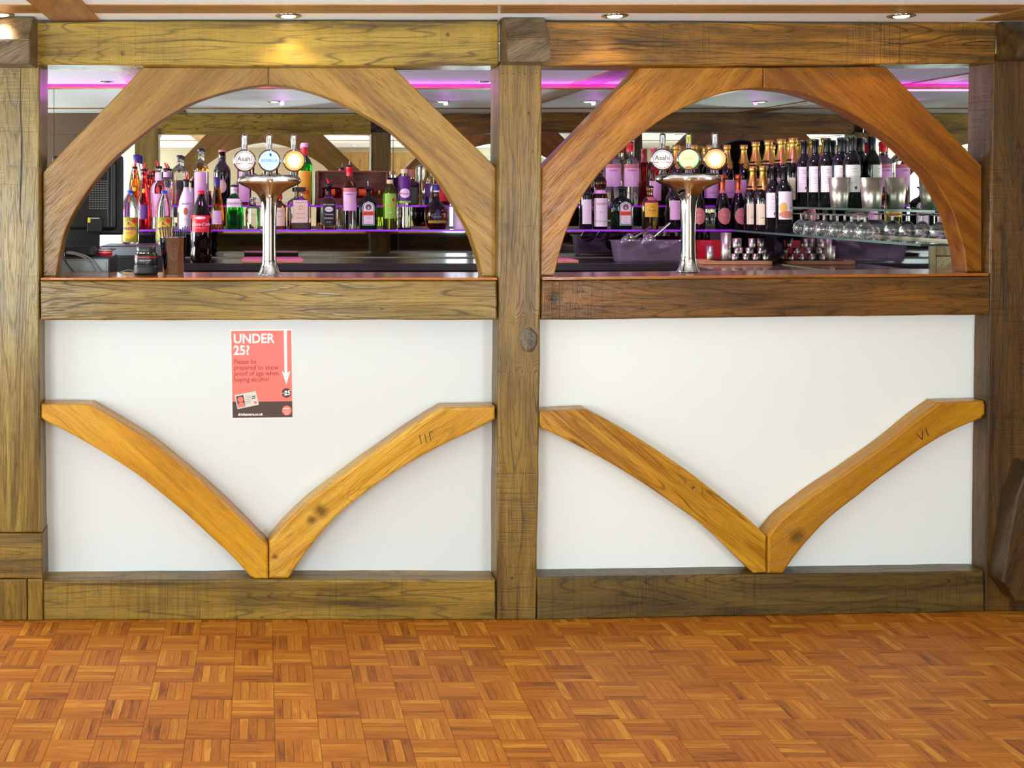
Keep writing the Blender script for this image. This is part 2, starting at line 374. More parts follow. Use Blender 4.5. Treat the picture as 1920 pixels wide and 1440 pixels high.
for nme, x0, x1 in (('door_1', .98, 1.98), ('door_2', 4.75, 5.6)):
    mb = MB(); mb.bbox(x0, x1, YB, YB+.045, .0, 1.9, .004); mb.bbox(x0+.12, x0+.40, YB+.044, YB+.05, .2, 1.7, .002)
    mb.bbox(x1-.40, x1-.12, YB+.044, YB+.05, .2, 1.7, .002); d = struct(nme, mb, DOORW)
    mb = MB(); mb.tube([(x0+.06, YB+.05, 1.0), (x0+.06, YB+.09, 1.0), (x0+.16, YB+.09, 1.0)], .009); mb.build('door_handle', STEEL, d)
    mb = MB(); mb.bbox(x0-.09, x0-.001, YB, YB+.03, 0, 1.93, .003); mb.bbox(x1+.001, x1+.09, YB, YB+.03, 0, 1.93, .003); mb.build('door_frame', WHITE, d)
# ceiling battens
zt = CEIL-.003
def yceil(py): return F*(CEIL-.003-H)/(CY-py)
mb = MB(); mb.bbox(XL, XR, yceil(10), yceil(25), zt, CEIL+.001, .001); struct('trim_1', mb, BATTEN)
BATTEN_Y = wood('batten_wood_lengthwise', (156, 112, 52), (176, 132, 68), (124, 84, 34), 0, saw=.05, figure=.5, blotch=.2, coat=.2)
for i, (x0, x1) in enumerate(((-.685, -.525), (2.335, 2.50), (-2.3, -2.14))):
    mb = MB(); mb.bbox(x0, x1, YB, 3.745 if i else 3.745, zt-.002, CEIL+.001, .001); struct('trim_%d' % (i+2), mb, BATTEN_Y)
for i, (x0, x1) in enumerate(((-.685, -.525), (1.60, 1.76))):
    mb = MB(); mb.bbox(x0, x1, 3.90, YM, zt-.002, CEIL+.001, .001); struct('trim_%d' % (i+6), mb, BATTEN_Y)
mb = MB(); mb.bbox(-1.8, 2.55, 4.28, 4.36, zt, CEIL+.001, .002); struct('trim_8', mb, BATTEN)
mb = MB(); mb.bbox(-1.8, 2.55, YM-.035, YM+.004, 1.936, 1.946, .002); struct('trim_9', mb, BATTEN)
for i, y in enumerate((1.6, -.4)):
    mb = MB(); mb.bbox(XL, XR, y, y+.16, zt, CEIL+.001, .002); struct('trim_%d' % (10+i), mb, BATTEN)
for n_ in BATTEN_Y.node_tree.nodes:
    if n_.type == 'MAPPING': n_.inputs['Rotation'].default_value = (0, 0, PI/2)
mb = MB(); mb.box(-1.8, 2.5, YM-.012, YM-.004, 1.9475, 1.9525)
tag(mb.build('led_strip', plain('led_magenta', (255, 60, 255), .5, emit=(255, 20, 200), estr=2.5)), 'thin magenta light strip along the top of the back mirror', 'light strip')

# ------------------------------------------------------------------ the timber front
def nailholes(parent, pts, yf):
    mb = MB()
    for px, py, r in pts:
        p = P(px, py, yf)
        mb.lathe([(r, 0), (r, .0012)], n=8); b = len(mb.v)-16-0
        k = len(mb.v)-32
        for i in range(k, len(mb.v)):
            x, y, z = mb.v[i]; mb.v[i] = (p.x+x, yf-.0006+z*.5, p.z+y*1.4)
    o = mb.build('nail_holes', DARKIN, parent); o.location = -Vector(parent.location); o['kind'] = 'stuff'; return o
def crack(parent, line, wid, yf, name='crack'):
    """an open check in the timber: a dark lens following the line (pixels)"""
    fy = yf if callable(yf) else (lambda px: yf)
    pts = resample([P(px, py, fy(px)) for px, py in line], .02, False); n = len(pts); mb = MB(); vs = []
    for i, p in enumerate(pts):
        t = i/(n-1); d = (pts[min(i+1, n-1)]-pts[max(i-1, 0)]).normalized(); nn = Vector((-d.z, 0, d.x))
        h = wid*(math.sin(PI*t)**.7*(.55+.45*noise.noise(p*40))+.0001)
        vs += [p+nn*h+Vector((0, -.0004, 0)), p+Vector((0, .0006, 0)), p-nn*h+Vector((0, -.0004, 0))]
    fs = []
    for i in range(n-1):
        a = i*3; fs += [(a, a+1, a+4, a+3), (a+1, a+2, a+5, a+4)]
    mb.add(vs, fs); o = mb.build(name, DARKIN, parent); o.location = -Vector(parent.location); return o

base = P(30, 1163, 3.736)
pl = slab('timber_post', [(-22, 100), (74, 100), (73, 600), (77.5, 999), (-22, 999)], 3.736, .145,
          wood('post_left_oak', **dict(OAK, mid=(120, 94, 34), light=(154, 128, 58)), ang=PI/2, seed=1, rough=.3), loc=(base.x, 3.736, 0))
tag(pl, 'thick aged oak post at the left edge with a long vertical split', 'post')
b1 = slab('lower_section', [(-22, 1000.5), (78.5, 1000.5), (80, 1085), (-22, 1085)], 3.733, .145, wood('post_foot_oak', **OAKD, ang=0, seed=2), pl, bev=.004); b1.location = -Vector(pl.location)
for q in ([(-22, 1086.5), (49, 1086.5), (49.5, 1163.2), (-22, 1163.2)], [(51.5, 1086.5), (80.5, 1086.5), (80.5, 1163.2), (52, 1163.2)]):
    b1 = slab('foot_block', q, 3.73, .145, wood('foot_block_oak', **OAKD, ang=PI/2, seed=3), pl, bev=.004); b1.location = -Vector(pl.location)
crack(pl, [(39, 128), (38, 200), (41, 255), (40, 330), (37, 395), (41, 430)], .0042, 3.7355)

knotY = 3.736
def local(px, py, Y, base): v = P(px, py, Y)-base; return v.x, v.z
base = Vector((P(976, 1163, 3.736).x, 3.736, 0))
kx, kz = local(991, 637, 3.736, base); k2 = local(960, 1085, 3.736, base)
pm = slab('timber_post', [(937, 115), (1016.5, 115), (1014.5, 500), (1011.5, 800), (1005, 1163.2), (931, 1163.2), (934.5, 600)], 3.736, .145,
          wood('post_middle_oak', **dict(OAKD, mid=(116, 86, 32), light=(146, 114, 48)), ang=PI/2, seed=5, knots=((kx, kz, .034), (k2[0], k2[1], .006)), saw=.9), loc=tuple(base))
tag(pm, 'oak post between the two arches with a large cracked knot', 'post')
nailholes(pm, [(x, 138+random.uniform(-1.5, 1.5), .0017) for x in (942, 951, 963, 974, 985, 996, 1007)]+[(x, 697+random.uniform(-1.5, 1.5), .0016) for x in (936, 946, 957, 968, 979, 990, 1002)]+[(991, 212, .003), (999, 284, .002)], 3.7355)
mb = MB(); c_ = P(991, 637, 3.736)-Vector(pm.location); vs = []; n_ = 32
for rr_, dy in ((1.0, .0012), (.9, -.0022), (.72, -.0036), (.5, -.0030), (.3, -.0040), (.04, -.0036)):
    for i in range(n_):
        a = 2*PI*i/n_; w_ = rr_*(1+.10*noise.noise(Vector((math.cos(a)*2, math.sin(a)*2, rr_*3)))); vs.append((c_.x+.030*w_*math.cos(a), c_.y+dy-.0015*noise.noise(Vector((a*3, rr_*5, 2))), c_.z+.042*w_*math.sin(a)))
mb.add(vs, [(k*n_+(i+1) % n_, k*n_+i, (k+1)*n_+i, (k+1)*n_+(i+1) % n_) for k in range(5) for i in range(n_)], 0, True); mb.build('knot', wood('knot_wood', (100, 82, 62), (132, 112, 90), (58, 44, 32), PI/2, saw=0, figure=.8, scale=3, rough=.35), pm)
# radiating checks of the knot
for a in range(9):
    t = a*2*PI/9+.3; crack(pm, [(991+3*math.cos(t), 637+4*math.sin(t)), (991+14*math.cos(t+.1), 637+21*math.sin(t))], .0016, 3.7304, 'knot_crack')

yr = lambda px: YR(px)
base = Vector((P(1890, 1147, 3.812).x, 3.812, 0))
pr = slab('timber_post', [(1863, 100), (1950, 100), (1945, 1148), (1846.5, 1148), (1853, 700), (1858, 350)], 3.812, .13,
          wood('post_right_oak', **dict(OAKR, mid=(84, 54, 14), light=(112, 74, 22)), ang=PI/2, seed=8, saw=.9), loc=tuple(base))
tag(pr, 'dark aged oak post at the right edge with saw marks', 'post')
base = Vector((P(1905, 1100, 3.72).x, 3.72, 0))
q = slab('foot_brace', [(1930, 868), (1908, 930), (1893, 1000), (1884, 1060), (1880, 1092), (1896, 1112), (1906, 1127), (1930, 1130)], 3.74, .07,
         wood('foot_brace_oak', **dict(OAKR, mid=(62, 40, 12), light=(84, 56, 18), dark=(36, 24, 8)), ang=1.2, seed=9), loc=tuple(base))
tag(q, 'dark curved brace against the foot of the right-hand post', 'brace')

# joist ends over the posts
def joist(x0, x1, yf, yb, zb, zm, ztop, mat, label, drop=0):
    prof = [(yf, zb), (yf, zm), (yf+.075, ztop), (yb, ztop), (yb, zb-drop)]
    bm = bmesh.new(); L_ = [bm.verts.new((x0, y, z)) for y, z in prof]; R_ = [bm.verts.new((x1, y, z)) for y, z in prof]; n = len(prof)
    bm.faces.new(L_); bm.faces.new(R_[::-1])
    for i in range(n): bm.faces.new((L_[i], R_[i], R_[(i+1) % n], L_[(i+1) % n]))
    bmesh.ops.bevel(bm, geom=bm.edges[:], offset=.003, segments=2, affect='EDGES'); bmesh.ops.recalc_face_normals(bm, faces=bm.faces)
    me = bpy.data.meshes.new('joist_end'); c = Vector(((x0+x1)/2, yf, zb))
    for v in bm.verts: v.co -= c
    bm.to_mesh(me); bm.free(); me.materials.append(mat); o = link('joist_end', me, None, tuple(c)); tag(o, label, 'beam end'); return o
z_ = lambda py, Y: H+(CY-py)*Y/F
JM = wood('joist_end_oak', **dict(OAKD, mid=(98, 78, 52), light=(120, 98, 66)), ang=.5, seed=11, saw=.3, scale=1.6)
joist(P(937, 60, 3.736).x, P(1032, 60, 3.62).x, 3.62, 3.735, z_(115, 3.62), z_(73, 3.62), CEIL-.002, JM, 'chamfered dark joist end above the middle post')
joist(-1.02, P(55.5, 90, 3.6).x, 3.60, 3.735, z_(119, 3.60), z_(75, 3.6), CEIL-.002, JM, 'chamfered joist end above the left post, lit by a downlight')
joist(P(1867, 60, 3.81).x, P(1990, 60, 3.71).x, 3.705, 3.811, z_(108, 3.705), z_(72, 3.705), CEIL-.002,
      wood('joist_end_dark_oak', **dict(OAKR, mid=(70, 50, 22), light=(108, 78, 30)), ang=.9, seed=12, saw=.2), 'dark chamfered joist end above the right post')

# top beams
base = Vector((0, 3.73, 1.8))
kb = local(840, 64, 3.73, base)
bl = slab('top_beam', [(40, 41), (300, 39.5), (600, 38.5), (935, 40), (936, 118), (933, 122.5), (500, 123.5), (300, 122), (40, 121)], 3.73, .14,
          wood('beam_left_oak', **dict(OAK, mid=(146, 116, 34), light=(170, 140, 48)), ang=0, seed=14, saw=.4, figure=1.2, knots=((kb[0], kb[1], .009), (local(230, 100, 3.73, base)[0], local(230, 100, 3.73, base)[1], .012)), blotch=.3), loc=tuple(base))
tag(bl, 'long olive brown oak beam over the left arch', 'beam')
base = Vector((1.5, 3.75, 1.8))
br = slab('top_beam', [(1018, 40), (1250, 41), (1500, 42), (1870, 39), (1868, 118.5), (1500, 122), (1300, 123), (1018, 123)], lambda px: YR(px, -.005), .14,
          wood('beam_right_oak', **dict(OAKR, mid=(120, 80, 24), light=(160, 110, 34), dark=(60, 44, 14)), ang=0, seed=15, saw=.8, figure=1.2, blotch=.6), loc=tuple(base))
tag(br, 'long dark streaked oak beam over the right arch with deep splits', 'beam')
fy = lambda px: YR(px, -.0055)
crack(br, [(1035, 75), (1060, 76.5), (1090, 76), (1118, 75)], .0022, fy)
crack(br, [(1092, 93), (1120, 94), (1150, 93.5), (1175, 89)], .0035, fy)
crack(br, [(1140, 92), (1165, 90), (1185, 93), (1210, 95)], .0035, fy)
crack(br, [(1178, 86), (1210, 86.5), (1240, 87), (1265, 85)], .0045, fy)
crack(br, [(1255, 94), (1300, 96), (1350, 98), (1385, 100)], .003, fy)
crack(br, [(1460, 90), (1510, 83), (1560, 80), (1600, 78)], .0014, fy)
crack(br, [(1600, 77), (1640, 76.5), (1668, 80), (1690, 83.5), (1712, 80), (1745, 78)], .0026, fy)
crack(br, [(1745, 84), (1790, 85), (1850, 84)], .0012, fy)
crack(br, [(1815, 79), (1840, 78), (1864, 77.5)], .0022, fy)

# arch braces
YA = 3.785
arcs = {
 'L1': ([(503.3, 126), (503.3, 158.7)]+catmull([(503.3, 158.7), (487.7, 160), (438.9, 168.2), (396, 180), (350, 198), (304.4, 225), (258.6, 259), (212.8, 298.6), (182.2, 333.7), (154.7, 372), (133.3, 408.6), (119.6, 442), (110.4, 482), (105, 518.5)])[1:]+[(80.8, 518.5), (79.9, 324), (84, 318), (269.3, 126)]),
 'L2': ([(503.8, 126), (736.8, 126), (923, 306), (930, 315), (930, 518.5), (904.8, 518.5)]+catmull([(904.8, 518.5), (895.7, 478.9), (882, 439), (866.6, 408.6), (845, 372), (820.8, 335), (790, 298.6), (759.7, 269.6), (729, 243.5), (683.3, 215.5), (637.5, 191.7), (591.7, 174), (545.8, 162.8), (503.8, 158.7)])[1:]),
 'R1': ([(1430.8, 126), (1430.8, 164.8)]+catmull([(1430.8, 164.8), (1397, 166.5), (1351.4, 176), (1305.6, 191.7), (1259.7, 213), (1220, 238.5), (1183.3, 267.5), (1152.8, 296), (1122, 328), (1097.8, 360), (1079.4, 393.3), (1065.7, 424), (1053.5, 460.6), (1039.7, 517)])[1:]+[(1013.8, 517), (1016, 315.4), (1200, 126)]),
 'R2': ([(1431, 126), (1659.9, 124), (1841.7, 310.8), (1842, 510), (1812.6, 510)]+catmull([(1812.6, 510), (1806.5, 466.7), (1795.8, 430), (1783.6, 393.3), (1765, 359.7), (1744, 327), (1713, 297.6), (1688.9, 274), (1652, 246.2), (1609.4, 220.2), (1566.7, 198.2), (1520.8, 181), (1481, 170), (1431.4, 164.8)])[1:]),
}
spec = {
 'L1': (lambda px: YA, ARCL, .80, 21, 'pale brown arch brace, left half of the left arch', (0, 3.785, 1.117)),
 'L2': (lambda px: YA+.001, dict(ARCL, mid=(144, 104, 36), light=(164, 124, 50)), -.72, 22, 'light brown arch brace, right half of the left arch', (0, 3.785, 1.117)),
 'R1': (lambda px: YR(px, .040), dict(ARCR, mid=(152, 96, 20), light=(174, 116, 32), dark=(118, 70, 14)), .80, 23, 'orange brown arch brace, left half of the right arch', (1.2, 3.785, 1.117)),
 'R2': (lambda px: YR(px, .0405), ARCR, -.72, 24, 'dark orange arch brace, right half of the right arch', (2.2, 3.83, 1.117)),
}
for k, o_ in arcs.items():
    yf, pal, ang, sd, lab, lc = spec[k]
    a = slab('arch_brace', o_, yf, .08, wood('arch_oak_'+lab.split()[0], **pal, ang=ang, seed=sd), bev=.004, jit=.0008, step=.03, loc=lc); tag(a, lab, 'brace')
    if k == 'R2': crack(a, [(1682, 243), (1690, 240), (1697, 243)], .0012, lambda px: YR(px, .040))

# rails and bar tops
RM = wood('rail_left_oak', **dict(OAK, mid=(118, 90, 34), light=(150, 122, 54), dark=(72, 52, 22)), ang=0, seed=31, saw=.15, figure=1.3, rough=.3)
base = Vector((0, 3.728, .98))
rl = slab('bar_rail', [(75.5, 526.3), (300, 526.3), (600, 526.3), (932, 526.3), (932.5, 600), (500, 600.5), (75.5, 600.5)], 3.728, .10, RM, loc=tuple(base)); tag(rl, 'rough split oak rail under the left bar top', 'rail')
crack(rl, [(710, 575), (716, 580), (722, 577)], .004, 3.7275, 'knot_hole')
crack(rl, [(276, 528), (285, 527), (296, 530)], .002, 3.7275, 'knot_hole')
base = Vector((1.5, 3.76, .98))
k3 = local(1040, 560, 3.735, base)
r2 = slab('bar_rail', [(1016, 526), (1300, 523), (1600, 520), (1857, 518), (1857, 590), (1500, 594), (1200, 598), (1016, 600.5)], lambda px: YR(px, -.008), .085,
          wood('rail_right_oak', **dict(OAKR, mid=(96, 60, 16), light=(130, 84, 24)), ang=0, seed=32, saw=.8, knots=((k3[0], k3[1], .03),)), loc=tuple(base)); tag(r2, 'dark oak rail under the right bar top with a burl at its left end', 'rail')
TOPM = wood('bar_top_oak', mid=(168, 98, 36), light=(190, 118, 48), dark=(126, 66, 22), ang=0, seed=33, saw=0, figure=.4, rough=.12, coat=1, blotch=.1)
zt1 = 1.117
mb = MB(); mb.bbox(P(76, 0, 3.722).x, P(933, 0, 3.722).x, 3.722, 3.99, zt1-.0085, zt1, .003)
tp = mb.build('countertop', TOPM, None, (0, 0, 0)); tag(tp, 'polished reddish brown bar top of the left bay', 'bar top')
# right bar top, following the askew bay
mb = MB(); ya, yb_ = YR(1016, -.014), YR(1857, -.014)
def skew_board(mb, pxa, pxb, yfa, yfb, dep, za, zb_, th):
    xa, xb = P(pxa, 0, yfa).x, P(pxb, 0, yfb).x
    bm = bmesh.new(); bmesh.ops.create_cube(bm, size=1)
    for v in bm.verts:
        t = v.co.x+.5; x = xa+(xb-xa)*t; y = yfa+(yfb-yfa)*t+(dep if v.co.y > 0 else 0); z = za+(zb_-za)*t-(0 if v.co.z > 0 else th); v.co = Vector((x, y, z))
    bmesh.ops.bevel(bm, geom=bm.edges[:], offset=.004, segments=2, affect='EDGES'); bm.verts.ensure_lookup_table()
    mb.add([v.co for v in bm.verts], [[v.index for v in f.verts] for f in bm.faces]); bm.free()
skew_board(mb, 1016, 1857, ya, yb_, .24, 1.118, 1.126, .0085)
tp2 = mb.build('countertop', TOPM); tag(tp2, 'polished reddish brown bar top of the right bay', 'bar top')

# white infill panels and sills
base = Vector((0, 3.832, .1))
w1 = slab('infill_panel', [(82, 596), (930, 596), (928, 1084), (82, 1084)], 3.832, .02, WHITE, loc=tuple(base), bev=.001, jit=0, step=2); tag(w1, 'white painted panel of the left bay, behind the age poster', 'panel')
base = Vector((1.5, 3.86, .1))
w2 = slab('infill_panel', [(1000, 592), (1840, 588), (1838, 1070), (1000, 1078)], lambda px: YR(px, .08), .02, plain('white_paint_right', (235, 239, 237), .55), loc=tuple(base), bev=.001, jit=0, step=2); tag(w2, 'white painted panel of the right bay, without poster', 'panel')
SM = wood('sill_left_oak', **dict(OAKD, mid=(122, 92, 26), light=(146, 112, 38)), ang=0, seed=41, saw=.9)
base = Vector((0, 3.74, 0))
s1 = slab('sill_beam', [(80, 1090), (500, 1087), (929, 1088), (930, 1163.2), (81, 1163.2)], 3.736, .10, SM, loc=tuple(base)); tag(s1, 'weathered oak sill beam on the floor below the left panel', 'beam')
crack(s1, [(500, 1112), (600, 1117), (720, 1119), (820, 1113), (925, 1108)], .0009, 3.7355)
base = Vector((1.5, 3.78, 0))
s2 = slab('sill_beam', [(1007, 1082), (1440, 1077), (1846, 1071), (1846.5, 1147.6), (1700, 1150.3), (1400, 1155.5), (1200, 1159.3), (1007, 1163.2)], lambda px: YR(px, 0), .10,
          wood('sill_right_oak', **dict(OAKR, mid=(84, 64, 26), light=(106, 82, 34), dark=(48, 36, 14)), ang=0, seed=42, saw=.9), loc=tuple(base)); tag(s2, 'dark weathered oak sill beam on the floor below the right panel', 'beam')

# V braces
V = {
 1: [(76.8, 758), (168.5, 759)]+catmull([(168.5, 759), (212.8, 783.5), (273.9, 821.7), (335, 868), (396, 919), (442, 962), (480, 1002), (503, 1024)])[1:]+[(503.3, 1085), (478, 1085.5), (468, 1080)]+catmull([(468, 1080), (439, 1048), (384, 996), (320, 940), (255.6, 889), (182, 842), (121, 807.5), (83, 788.5)])[1:]+[(76.8, 783)],
 2: [(504.3, 1085.5), (504.3, 1015)]+catmull([(504.3, 1015), (541, 974), (584, 934.8), (651, 885), (712, 841.6), (770, 801), (804, 780), (831.5, 764.5)])[1:]+[(929, 763), (929, 786.5)]+catmull([(929, 786.5), (886.5, 808.5), (825, 838), (755, 877), (694, 918.5), (645, 957), (602, 1001), (565.6, 1049), (541, 1085.5)])[1:],
 3: [(1011.6, 771), (1097.7, 767)]+catmull([(1097.7, 767), (1133.6, 785), (1195, 820), (1257, 861), (1308.4, 897), (1359.8, 938), (1398, 968), (1437, 1006)])[1:]+[(1437.5, 1074), (1413.8, 1075)]+catmull([(1413.8, 1075), (1385.5, 1048), (1347, 1011), (1295.6, 968), (1231.3, 922.7), (1167, 882), (1102.8, 845.6), (1051.4, 820), (1015.4, 803)])[1:]+[(1011.6, 795)],
 4: [(1438.8, 1076), (1439, 1005)]+catmull([(1439, 1005), (1466, 972), (1500, 944), (1530, 922), (1574, 893), (1625.6, 858), (1677, 820), (1715.6, 788), (1761.8, 755)])[1:]+[(1846, 752.5), (1848.5, 758), (1848.5, 776), (1841.5, 785)]+catmull([(1841.5, 785), (1779.8, 812), (1723.3, 845.6), (1664, 888), (1612.8, 928), (1561.4, 969), (1530.5, 998), (1497, 1037), (1468.8, 1076)])[1:],
}
vb = Vector((-.3, 3.742, .4))
def kl(px, py, r, Y, b): x, z = local(px, py, Y, b); return (x, z, r)
vs_ = {1: (lambda px: 3.742, GOLD, -.72, 51, (), 'golden oak curved brace, left arm of the left V', (-.3, 3.742, .4)),
       2: (lambda px: 3.743, dict(GOLD, light=(212, 164, 62), mid=(192, 138, 34), figure=.7), .66, 52, ((602, 958, .032), (585, 975, .02), (516, 1045, .014)), 'golden oak curved brace marked III, right arm of the left V', (.3, 3.742, .4)),
       3: (lambda px: YR(px, .006), dict(GOLD, figure=1.0, mid=(172, 118, 24), dark=(140, 88, 14)), -.66, 53, ((1300, 915, .008),), 'golden oak curved brace with swirling grain, left arm of the right V', (1.3, 3.76, .4)),
       4: (lambda px: YR(px, .007), dict(GOLD, mid=(168, 112, 16), light=(188, 136, 28)), .62, 54, ((1494, 1006, .036), (1575, 872, .007)), 'golden oak curved brace marked VI, right arm of the right V', (1.9, 3.79, .4))}
vobj = {}
for k, o_ in V.items():
    yf, pal, ang, sd, kn, lab, lc = vs_[k]
    kk = tuple(kl(px, py, r, yf(px), Vector(lc)) for px, py, r in kn)
    a = slab('curved_brace', o_, yf, .086 if k < 3 else .07, wood('golden_oak_'+str(k), **pal, ang=ang, seed=sd, knots=kk), bev=.009 if k in (2, 4) else .006, jit=.0008, step=.03, loc=lc); tag(a, lab, 'brace'); vobj[k] = a
def stroke(parent, segs, yf, wid=.0012):
    mb = MB()
    for (a, b_) in segs:
        A = P(*a, yf); B = P(*b_, yf); d = (B-A).normalized(); nn = Vector((-d.z, 0, d.x))*wid; e = Vector((0, -.0006, 0)); e2 = Vector((0, .001, 0))
        mb.add([A+nn+e, A-nn+e, B-nn+e, B+nn+e, A+nn+e2, A-nn+e2, B-nn+e2, B+nn+e2], [(0, 1, 2, 3), (4, 7, 6, 5), (0, 4, 5, 1), (1, 5, 6, 2), (2, 6, 7, 3), (3, 7, 4, 0)])
    o = mb.build('carved_numeral', plain('carved_mark', (74, 44, 26), .7), parent); o.location = -Vector(parent.location); return o
def c4(x, y): return (480+x/3.272, 730+y/3.272)
stroke(vobj[2], [(c4(1004, 285), c4(1015, 335)), (c4(1035, 275), c4(1046, 328)), (c4(1062, 265), c4(1073, 315)), (c4(1000, 286), c4(1010, 283)), (c4(1064, 264), c4(1085, 260))], 3.7425)
def c6(x, y): return (1420+x/3.891, 730+y/3.891)
stroke(vobj[4], [(c6(1158, 320), c6(1203, 368)), (c6(1203, 368), c6(1206, 300)), (c6(1226, 285), c6(1250, 342))], YR(1725, .0065))

# ------------------------------------------------------------------ lettering helper
TXT = {}
def text_geo(s, size, bold=0, shear=0, align='CENTER', sx=1.0):
    key = (s, size, bold, shear, align, sx)
    if key in TXT: return TXT[key]
    cu = bpy.data.curves.new('t', 'FONT'); cu.body = s; cu.size = size; cu.offset = bold*size; cu.shear = shear; cu.align_x = align; cu.resolution_u = 3
    o = bpy.data.objects.new('t', cu); COL.objects.link(o)
    bpy.context.view_layer.update()
    me = bpy.data.meshes.new_from_object(o.evaluated_get(bpy.context.evaluated_depsgraph_get()))
    vs = [(v.co.x*sx, v.co.y) for v in me.vertices]; fs = [list(p.vertices) for p in me.polygons]
    bpy.data.objects.remove(o); bpy.data.curves.remove(cu); bpy.data.meshes.remove(me)
    TXT[key] = (vs, fs); return TXT[key]
def flat_text(name, s, size, mat, parent, x, y, z, rot=0, th=.0002, **k):
    """upright lettering facing -Y at local (x, z)"""
    vs, fs = text_geo(s, size, **k); c, s_ = math.cos(rot), math.sin(rot); mb = MB()
    mb.add([(x+a*c-b*s_, y, z+a*s_+b*c) for a, b in vs], fs); return mb.build(name, mat, parent)

# ------------------------------------------------------------------ poster
YP = 3.832
def pc(x, y): return (400+x/7.2, 600+y/7.2)                 # crop pixels -> frame pixels
p0 = P(*pc(660, 1320), YP-.001)
poster = empty('poster', tuple(p0)); tag(poster, 'red age check poster with white lettering taped to the left panel', 'poster')
u = YP/F/7.2
rot = math.radians(.55)
def L2(x, y): X, Z = (x-660)*u, (1320-y)*u; return (X*math.cos(rot)-Z*math.sin(rot), X*math.sin(rot)+Z*math.cos(rot))
def poly(name, pts, mat, dy, parent=poster, th=.0003):
    mb = MB(); q = [L2(*p) for p in pts]; n = len(q)
    mb.add([(x, dy, z) for x, z in q]+[(x, dy+th, z) for x, z in q], [list(range(n)), list(range(n, 2*n))[::-1]]+[(i, n+i, n+(i+1) % n, (i+1) % n) for i in range(n)]); return mb.build(name, mat, parent)
PR = plain('poster_red', (246, 112, 100), .45); PW = plain('poster_white', (250, 248, 244), .45); PD = plain('poster_dark', (72, 52, 46), .45); PT = plain('poster_text_brown', (150, 46, 44), .5); PG = plain('poster_grey', (206, 204, 194), .5)
poly('sheet', [(238, 128), (1072, 128), (1078, 1334), (244, 1334)], PW, 0)
poly('red_field', [(252, 145), (1062, 145), (1068, 1100), (258, 1100)], PR, -.0004)
poly('dark_band', [(258, 1100), (1068, 1100), (1069, 1318), (260, 1318)], PD, -.0004)
poly('arrow', [(962, 138), (1004, 138), (1004, 720), (1044, 690), (990, 875), (930, 690), (968, 720)], PW, -.0008)
def circ(x, y, r, n=28): return [(x+r*math.cos(2*PI*i/n), y+r*math.sin(2*PI*i/n)) for i in range(n)]
bd = poly('badge', circ(990, 988, 65), PD, -.0008); bd2 = poly('badge', circ(993, 1224, 65), PR, -.0008)
def ptext(s, size, x, y, mat, parent=poster, dy=-.0011, r=0, **k):
    X, Z = L2(x, y); return flat_text('lettering', s, size*u, mat, parent, X, dy, Z, rot+r, **k)
ptext('UNDER', 178, 280, 308, PW, bold=.022, align='LEFT', sx=.93); ptext('25?', 178, 280, 466, PW, bold=.022, align='LEFT', sx=.93)
for i, s in enumerate(('Please be', 'prepared to show', 'proof of age when', 'buying alcohol')): ptext(s, 92, 280, 590+i*80, PT, align='LEFT', sx=.9, bold=.002)
ptext('25', 84, 1000, 1015, PW, bold=.03, r=.12, shear=.25); ptext('UNDER', 22, 950, 998, PW, r=.12)
ptext('drinkaware.co.uk', 52, 335, 1288, PW, bold=.025, align='LEFT', sx=.92)
ptext('RASG', 34, 990, 1210, PW, bold=.01); ptext('retail alcohol', 17, 990, 1238, PW); ptext('standards', 17, 990, 1258, PW); ptext('group', 17, 990, 1276, PW)
card = poly('identity_card', [(290, 1012), (575, 958), (617, 1142), (328, 1200)], PG, -.0012)
cp = poly('card_photo', [(308, 1028), (408, 1008), (436, 1160), (336, 1182)], PD, -.0016, card)
poly('card_portrait', circ(368, 1070, 38)[::1], PR, -.002, card); poly('card_portrait', [(332, 1140), (360, 1105), (384, 1102), (420, 1122), (434, 1158), (338, 1180)], PR, -.002, card)
for i in range(5): poly('card_line', [(440, 1030+i*22), (510, 1017+i*22), (511, 1021+i*22), (441, 1034+i*22)], PT, -.0016, card, .0001)
for i in range(2): poly('card_mark', [(522, 1025+i*26), (570, 1016+i*26), (573, 1030+i*26), (525, 1039+i*26)], PD, -.0016, card, .0001)
poly('card_mark', circ(570, 1112, 20, 16), PR, -.0016, card)

# ------------------------------------------------------------------ mirrors, shelves and worktops behind the bar
ZW, ZL, ZU = 1.055, 1.212, 1.330                     # worktop, lower shelf, upper shelf
def mirror(x0, x1, y0, y1, z0, z1, mat, label, cat='mirror'):
    mb = MB(); c = ((x0+x1)/2, (y0+y1)/2, z0); mb.box(x0-c[0], x1-c[0], y0-c[1], y1-c[1], 0, z1-z0)
    o = mb.build('mirror_panel', mat, None, c); tag(o, label, cat); return o
g = .0015
for x0, x1, lab in ((-1.79, -1.079, 'left-hand wall mirror panel behind the upper shelves'), (-1.079, .69, 'wide wall mirror panel behind the bottles of the left bay'), (.69, XM+.006, 'wall mirror panel behind the champagne in the right bay')):
    mirror(x0+g, x1-g, YM, YM+.006, ZL+.008, 1.936, MIRROR, lab)
for x0, x1, lab in ((-1.79, .717, 'smoked mirror splashback under the shelf in the left bay'), (.717, 2.44, 'smoked mirror splashback under the shelf in the right bay')):
    mirror(x0+g, x1-g, YM, YM+.006, ZW+.006, ZL-.009, SPLASH, lab)
mirror(XM, XM+.006, 4.13, YM, ZL+.008, 1.936, MIRROR, 'side wall mirror behind the red wine bottles')
mirror(2.44, 2.446, 4.19, YM, ZW+.006, ZL-.009, SPLASH, 'smoked side mirror under the shelf of glasses')
SG = plain('shelf_glass', (196, 222, 212), .02, 0, .9, 1.3)
